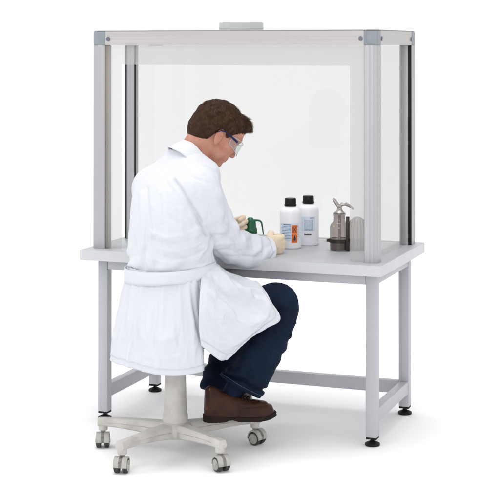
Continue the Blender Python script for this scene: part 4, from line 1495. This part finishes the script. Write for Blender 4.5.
for kn, an in ((knL, anL),):
    dd, t = seg(P, kn, an)
    L_ = np.linalg.norm(an - kn)
    back = np.clip((-(PX_ - (kn[0] + (an[0] - kn[0]) * t)) + .03) / .06, 0, 1)
    w_ = np.clip((.11 - dd) / .03, 0, 1)
    u = t * L_ * 34 + 3 * noise(PX_ * 8, PY_ * 8, PZ_ * 8) - PX_ * 9
    disp += w_ * (.0065 * np.exp(-(t / .35) ** 2) * back + .006 * np.exp(-((t - 1) / .3) ** 2)) * np.sin(u * 2.0)
tv.D[tuple(ii.T)] -= disp.astype(np.float32)
V, F = tv.mesh()
V = relax(V, F, 2, .5)
leg = [(pp(186, 321, 5.745), .078), (pp(222, 314, 5.778), .080), (pp(255, 305, 5.81), .078), (pp(280, 302, 5.828), .081), (pp(281, 321, 5.828), .0765), (pp(269.5, 343, 5.82), .078), (pp(253, 364, 5.81), .083), (pp(240, 386.5, 5.80), .094)]
LV, LF_ = tube_grid(leg, 56, 84)
row = np.repeat(np.arange(84), 56) / 83
C_ = LV.reshape(84, 56, 3).mean(1).repeat(56, 0)
N_ = LV - C_; N_ /= np.linalg.norm(N_, axis=1)[:, None]
LV = LV + N_ * ((.005 * noise(LV[:, 0] * 13, LV[:, 1] * 13, LV[:, 2] * 13) + .0055 * np.exp(-((row - .62) / .14) ** 2) * np.sin(row * 95 + 5 * noise(LV[:, 0] * 9, LV[:, 1] * 9, LV[:, 2] * 9))
                + .0045 * np.exp(-((row - .93) / .10) ** 2) * np.sin(row * 80 + 6 * noise(LV[:, 0] * 7 + 5, LV[:, 1] * 7, LV[:, 2] * 7))))[:, None]
shin = tube_grid([(pp(186, 321, 5.745), .066), (pp(255, 306, 5.81), .064), (pp(280, 302, 5.828), .070), (pp(272, 335, 5.822), .060), (pp(250, 370, 5.81), .050), (pp(240, 388, 5.80), .046)], 24, 40)
LV = drape('leg', LV, LF_, np.maximum(np.clip((.22 - row) / .06, 0, 1), np.clip((row - .96) / .03, 0, 1) * .7), [shin], 14, .018, bend=1.2, grav=.5)
LV = relax(LV, LF_, 3, .35)
hem_ring = LV.reshape(84, 56, 3)[81]
cuff_c = hem_ring.mean(0)
LV2, LF2 = shell(LV, LF_, .003)
F = np.concatenate([F, LF2 + len(V)])
V = np.concatenate([V, LV2])
trou = quick_mesh('trousers', V, F, M['denim'], pe)
ring = [cuff_c + (q - cuff_c) * 1.012 for q in hem_ring]
MB().tube(ring + ring[:1], .0011, 6).build('seam', M['stitch'], trou, None)

# ---- shoes
def shoe(ankle_toe, heel, toe, z0, name='shoe'):
    heel, toe = np.array(heel, float), np.array(toe, float)
    ax = toe - heel; L_ = np.linalg.norm(ax); ax /= L_
    sd = np.array([-ax[1], ax[0], 0]); sd /= np.linalg.norm(sd)
    up = np.cross(ax, sd)
    rot = np.stack([ax, sd, up], 1)
    def Q(x, y, z): return heel + ax * x + sd * y + up * z
    def loc(X, Y, Z):
        x, y, z = X - heel[0], Y - heel[1], Z - heel[2]
        return [rot[0][i] * x + rot[1][i] * y + rot[2][i] * z for i in range(3)]
    def width(x):
        return np.interp(x / L_, [-.02, .0, .05, .15, .30, .45, .62, .75, .88, .96, 1.0, 1.03], [.0, .018, .030, .036, .034, .036, .045, .048, .040, .026, .012, 0])
    def upper(X, Y, Z):
        x, y, z = np.broadcast_arrays(*loc(X, Y, Z))
        top = np.interp(x / L_, [0, .06, .16, .27, .45, .65, .86, .95, 1.0], [.130, .141, .134, .112, .094, .081, .070, .056, .028])
        w = width(x)
        zz_ = np.clip(z / top, 0, 1.4)
        wk = w * np.sqrt(np.clip(1 - np.clip((zz_ - .35) / .68, 0, 1) ** 2.4, 0.0, 1))
        d = np.maximum(np.abs(y) - wk, z - top)
        seam = np.abs(z - (.052 + .010 * x / L_))
        d = d + .0034 * np.exp(-(seam / .0032) ** 2) * (x / L_ > .48) - .0016 * np.exp(-((seam - .007) / .004) ** 2) * (x / L_ > .48)
        d = d + .0030 * np.exp(-((x / L_ - .47 - .6 * (z - .05)) / .012) ** 2)
        crease = np.exp(-((x / L_ - .66) / .07) ** 2) * np.sin(x * 300 + 40 * np.abs(y)) * .0015 * (z > .05)
        return np.maximum(np.maximum(d + crease, -z + .012), np.maximum(-x, x - L_)) * .75
    def solef(X, Y, Z):
        x, y, z = np.broadcast_arrays(*loc(X, Y, Z))
        w = width(x * .985 + .002) + .0045
        lift = .012 * np.clip((x / L_ - .72) / .28, 0, 1) ** 2
        h = np.interp(x / L_, [0, .25, .30, 1], [.027, .025, .021, .018])
        arch = .008 * np.exp(-((x / L_ - .36) / .07) ** 2)
        d = np.maximum(np.maximum(np.abs(y) - w, np.maximum(-x - .006, x - L_ - .006)), np.maximum(z - h - lift, lift + arch - z))
        groove = .0018 * (np.abs(z - h * .62 - lift) < .0025)
        tread = .0005 * (np.sin(x * 420) > .2) * (z < lift + arch + .007)
        return (d + groove + tread) * .8
    lo = np.minimum(heel, toe) - .09; hi = np.maximum(heel, toe) + np.array([.09, .09, .19])
    v = Vox(lo, hi, .0030)
    v.add(upper, lo, hi)
    V, F = v.mesh(); V = relax(V, F, 4, .5)
    o = quick_mesh(name, V, F, M['shoe'], pe)
    v = Vox(lo, hi, .0026)
    v.add(solef, lo, hi)
    V, F = v.mesh(); V = relax(V, F, 1, .5)
    quick_mesh('sole', V, F, M['sole'], o)
    # collar seam, heel tab stitching and a lace
    MB().tube([Q(.004 + .012 * t, (-.022 + .006 * t), .050 + .085 * t) for t in np.linspace(0, 1, 8)], .0013, 6).build('seam', M['lace'], o, None)
    for k, xx in enumerate((.150, .163, .176)):
        zt = [.094, .090, .087][k]
        MB().tube([Q(xx, -.026, zt - .012), Q(xx + .002, -.015, zt + .002), Q(xx + .002, 0, zt + .006), Q(xx + .002, .015, zt + .002), Q(xx, .026, zt - .012)], .0026, 6).build('lace', M['sole'], o, None)
    return o
shoe(None, pp(204.5, 420.5, 5.735), pp(274.5, 417.5, 5.80), 0)
shoe(None, pp(219, 411, 5.945), pp(247, 404, 6.15), 0)

# ---- gloves
def glove(w, h, n, t, curls, thumb, name='glove'):
    """w wrist, h along the hand, n towards the palm side, t towards the thumb"""
    h, n, t = [np.array(v, float) for v in (h, n, t)]
    h /= np.linalg.norm(h)
    t = t - h * (t @ h); t /= np.linalg.norm(t)
    n2 = np.cross(h, t); n = n2 if n2 @ n > 0 else -n2
    Q = lambda x, y, z: w + h * x + t * y + n * z
    v = Vox(w - .16, w + .16, .0021)
    rot = np.stack([h, t, n], 1)
    v.ell(Q(.048, 0, .0), (.050, .041, .0165), .0, rot)
    v.cap(Q(-.050, 0, 0), Q(.012, 0, 0), .030, .026, .02)
    v.ell(Q(.030, .022, .010), (.032, .018, .015), .015, rot)
    v.ell(Q(.030, -.022, .008), (.032, .015, .013), .012, rot)
    bases = [(.086, .0315), (.091, .0105), (.087, -.0105), (.078, -.030)]
    lens = [(.044, .026, .021), (.048, .030, .022), (.045, .028, .021), (.035, .021, .018)]
    rad = [.0098, .0100, .0095, .0084]
    for (bx, by), ln, r, cu in zip(bases, lens, rad, curls):
        p = Q(bx, by, 0)
        v.cap(Q(.045, by * .8, .001), p, .0105, r * 1.12, .010)
        a = 0
        for k in range(3):
            a += R(cu[k])
            d = h * math.cos(a) + n * math.sin(a) - t * (by * .6)
            d /= np.linalg.norm(d)
            q = p + d * ln[k]
            v.cap(p, q, r * (1.06 - .07 * k), r * (.99 - .09 * k), .0035)
            p = q
    pts = [Q(*q) for q in thumb]
    for i in range(len(pts) - 1):
        v.cap(pts[i], pts[i + 1], .0135 - .0015 * i, .0118 - .0015 * i, .008)
    s_, X, Y, Z = v.sl(w - .16, w + .16)
    ii = np.argwhere(np.abs(v.D) < .012)
    PX, PY, PZ = [v.lo[k] + v.h * ii[:, k] for k in range(3)]
    v.D[tuple(ii.T)] -= (.0028 * noise(PX * 55, PY * 55, PZ * 55) + .0016 * noise(PX * 120, PY * 120, PZ * 60)).astype(np.float32)
    V, F = v.mesh(); V = relax(V, F, 2, .4)
    return quick_mesh(name, V, F, M['glove'], pe)
glove(wrR + np.array([.004, .004, .008]), (.76, .65, -.04), (-.65, .76, .0), (0, 0, 1),
      [(48, 70, 40), (58, 72, 42), (66, 74, 44), (72, 76, 44)], [(.018, .030, .012), (.046, .046, .030), (.068, .040, .050), (.082, .026, .062)])
glove(wrL + np.array([.0, .0, .006]), (.86, -.22, .42), (.30, -.95, .0), (-.4, 0, .9),
      [(30, 55, 35), (42, 60, 38), (50, 62, 40), (56, 64, 40)], [(.018, .030, .012), (.045, .047, .026), (.066, .046, .040), (.082, .036, .046)])

# ------------------------------------------------------------------ light: a white studio
w = bpy.data.worlds.new('World')
scene.world = w
w.use_nodes = True
w.node_tree.nodes['Background'].inputs['Color'].default_value = (1.0, 1.0, 1.005, 1)
w.node_tree.nodes['Background'].inputs['Strength'].default_value = 1.01

def softbox(name, loc, target, size, power, c=(1, 1, 1)):
    l = bpy.data.lights.new(name, 'AREA')
    l.shape = 'RECTANGLE'
    l.size, l.size_y = size
    l.energy = power
    l.color = c
    o = bpy.data.objects.new(name, l)
    o.location = loc
    o.rotation_euler = (Vector(target) - Vector(loc)).to_track_quat('-Z', 'Y').to_euler()
    col.objects.link(o)
softbox('softbox_overhead', (0.15, -0.25, 7.0), (0.0, -0.2, 0.0), (3.8, 3.0), 180)
softbox('softbox_side', (-3.6, -2.6, 3.0), (0.0, -0.2, 0.9), (1.6, 1.6), 30)
softbox('added_front_fill', (1.6, -7.6, 2.4), (0.0, -0.3, 0.9), (2.4, 2.0), 75)  # fill lamp added near the camera to brighten and even out the coat

# ------------------------------------------------------------------ camera
cam = bpy.data.cameras.new('camera')
cam.sensor_fit = 'HORIZONTAL'
cam.sensor_width = 36
cam.lens = 36 * 1433.454 / 500
cam.shift_y = -(250 - 34.764) / 500
cam.clip_start, cam.clip_end = 0.1, 200
co = bpy.data.objects.new('camera', cam)
co.location = CAM
co.rotation_euler = (R(90) + 0.00799, 0, 0.35517)
col.objects.link(co)
scene.camera = co
vs = scene.view_settings
vs.view_transform = 'Standard'
vs.look = 'None'
vs.exposure = 0.0
vs.gamma = 1.0
scene.cycles.max_bounces = 10
scene.cycles.transparent_max_bounces = 24
scene.cycles.use_denoising = True
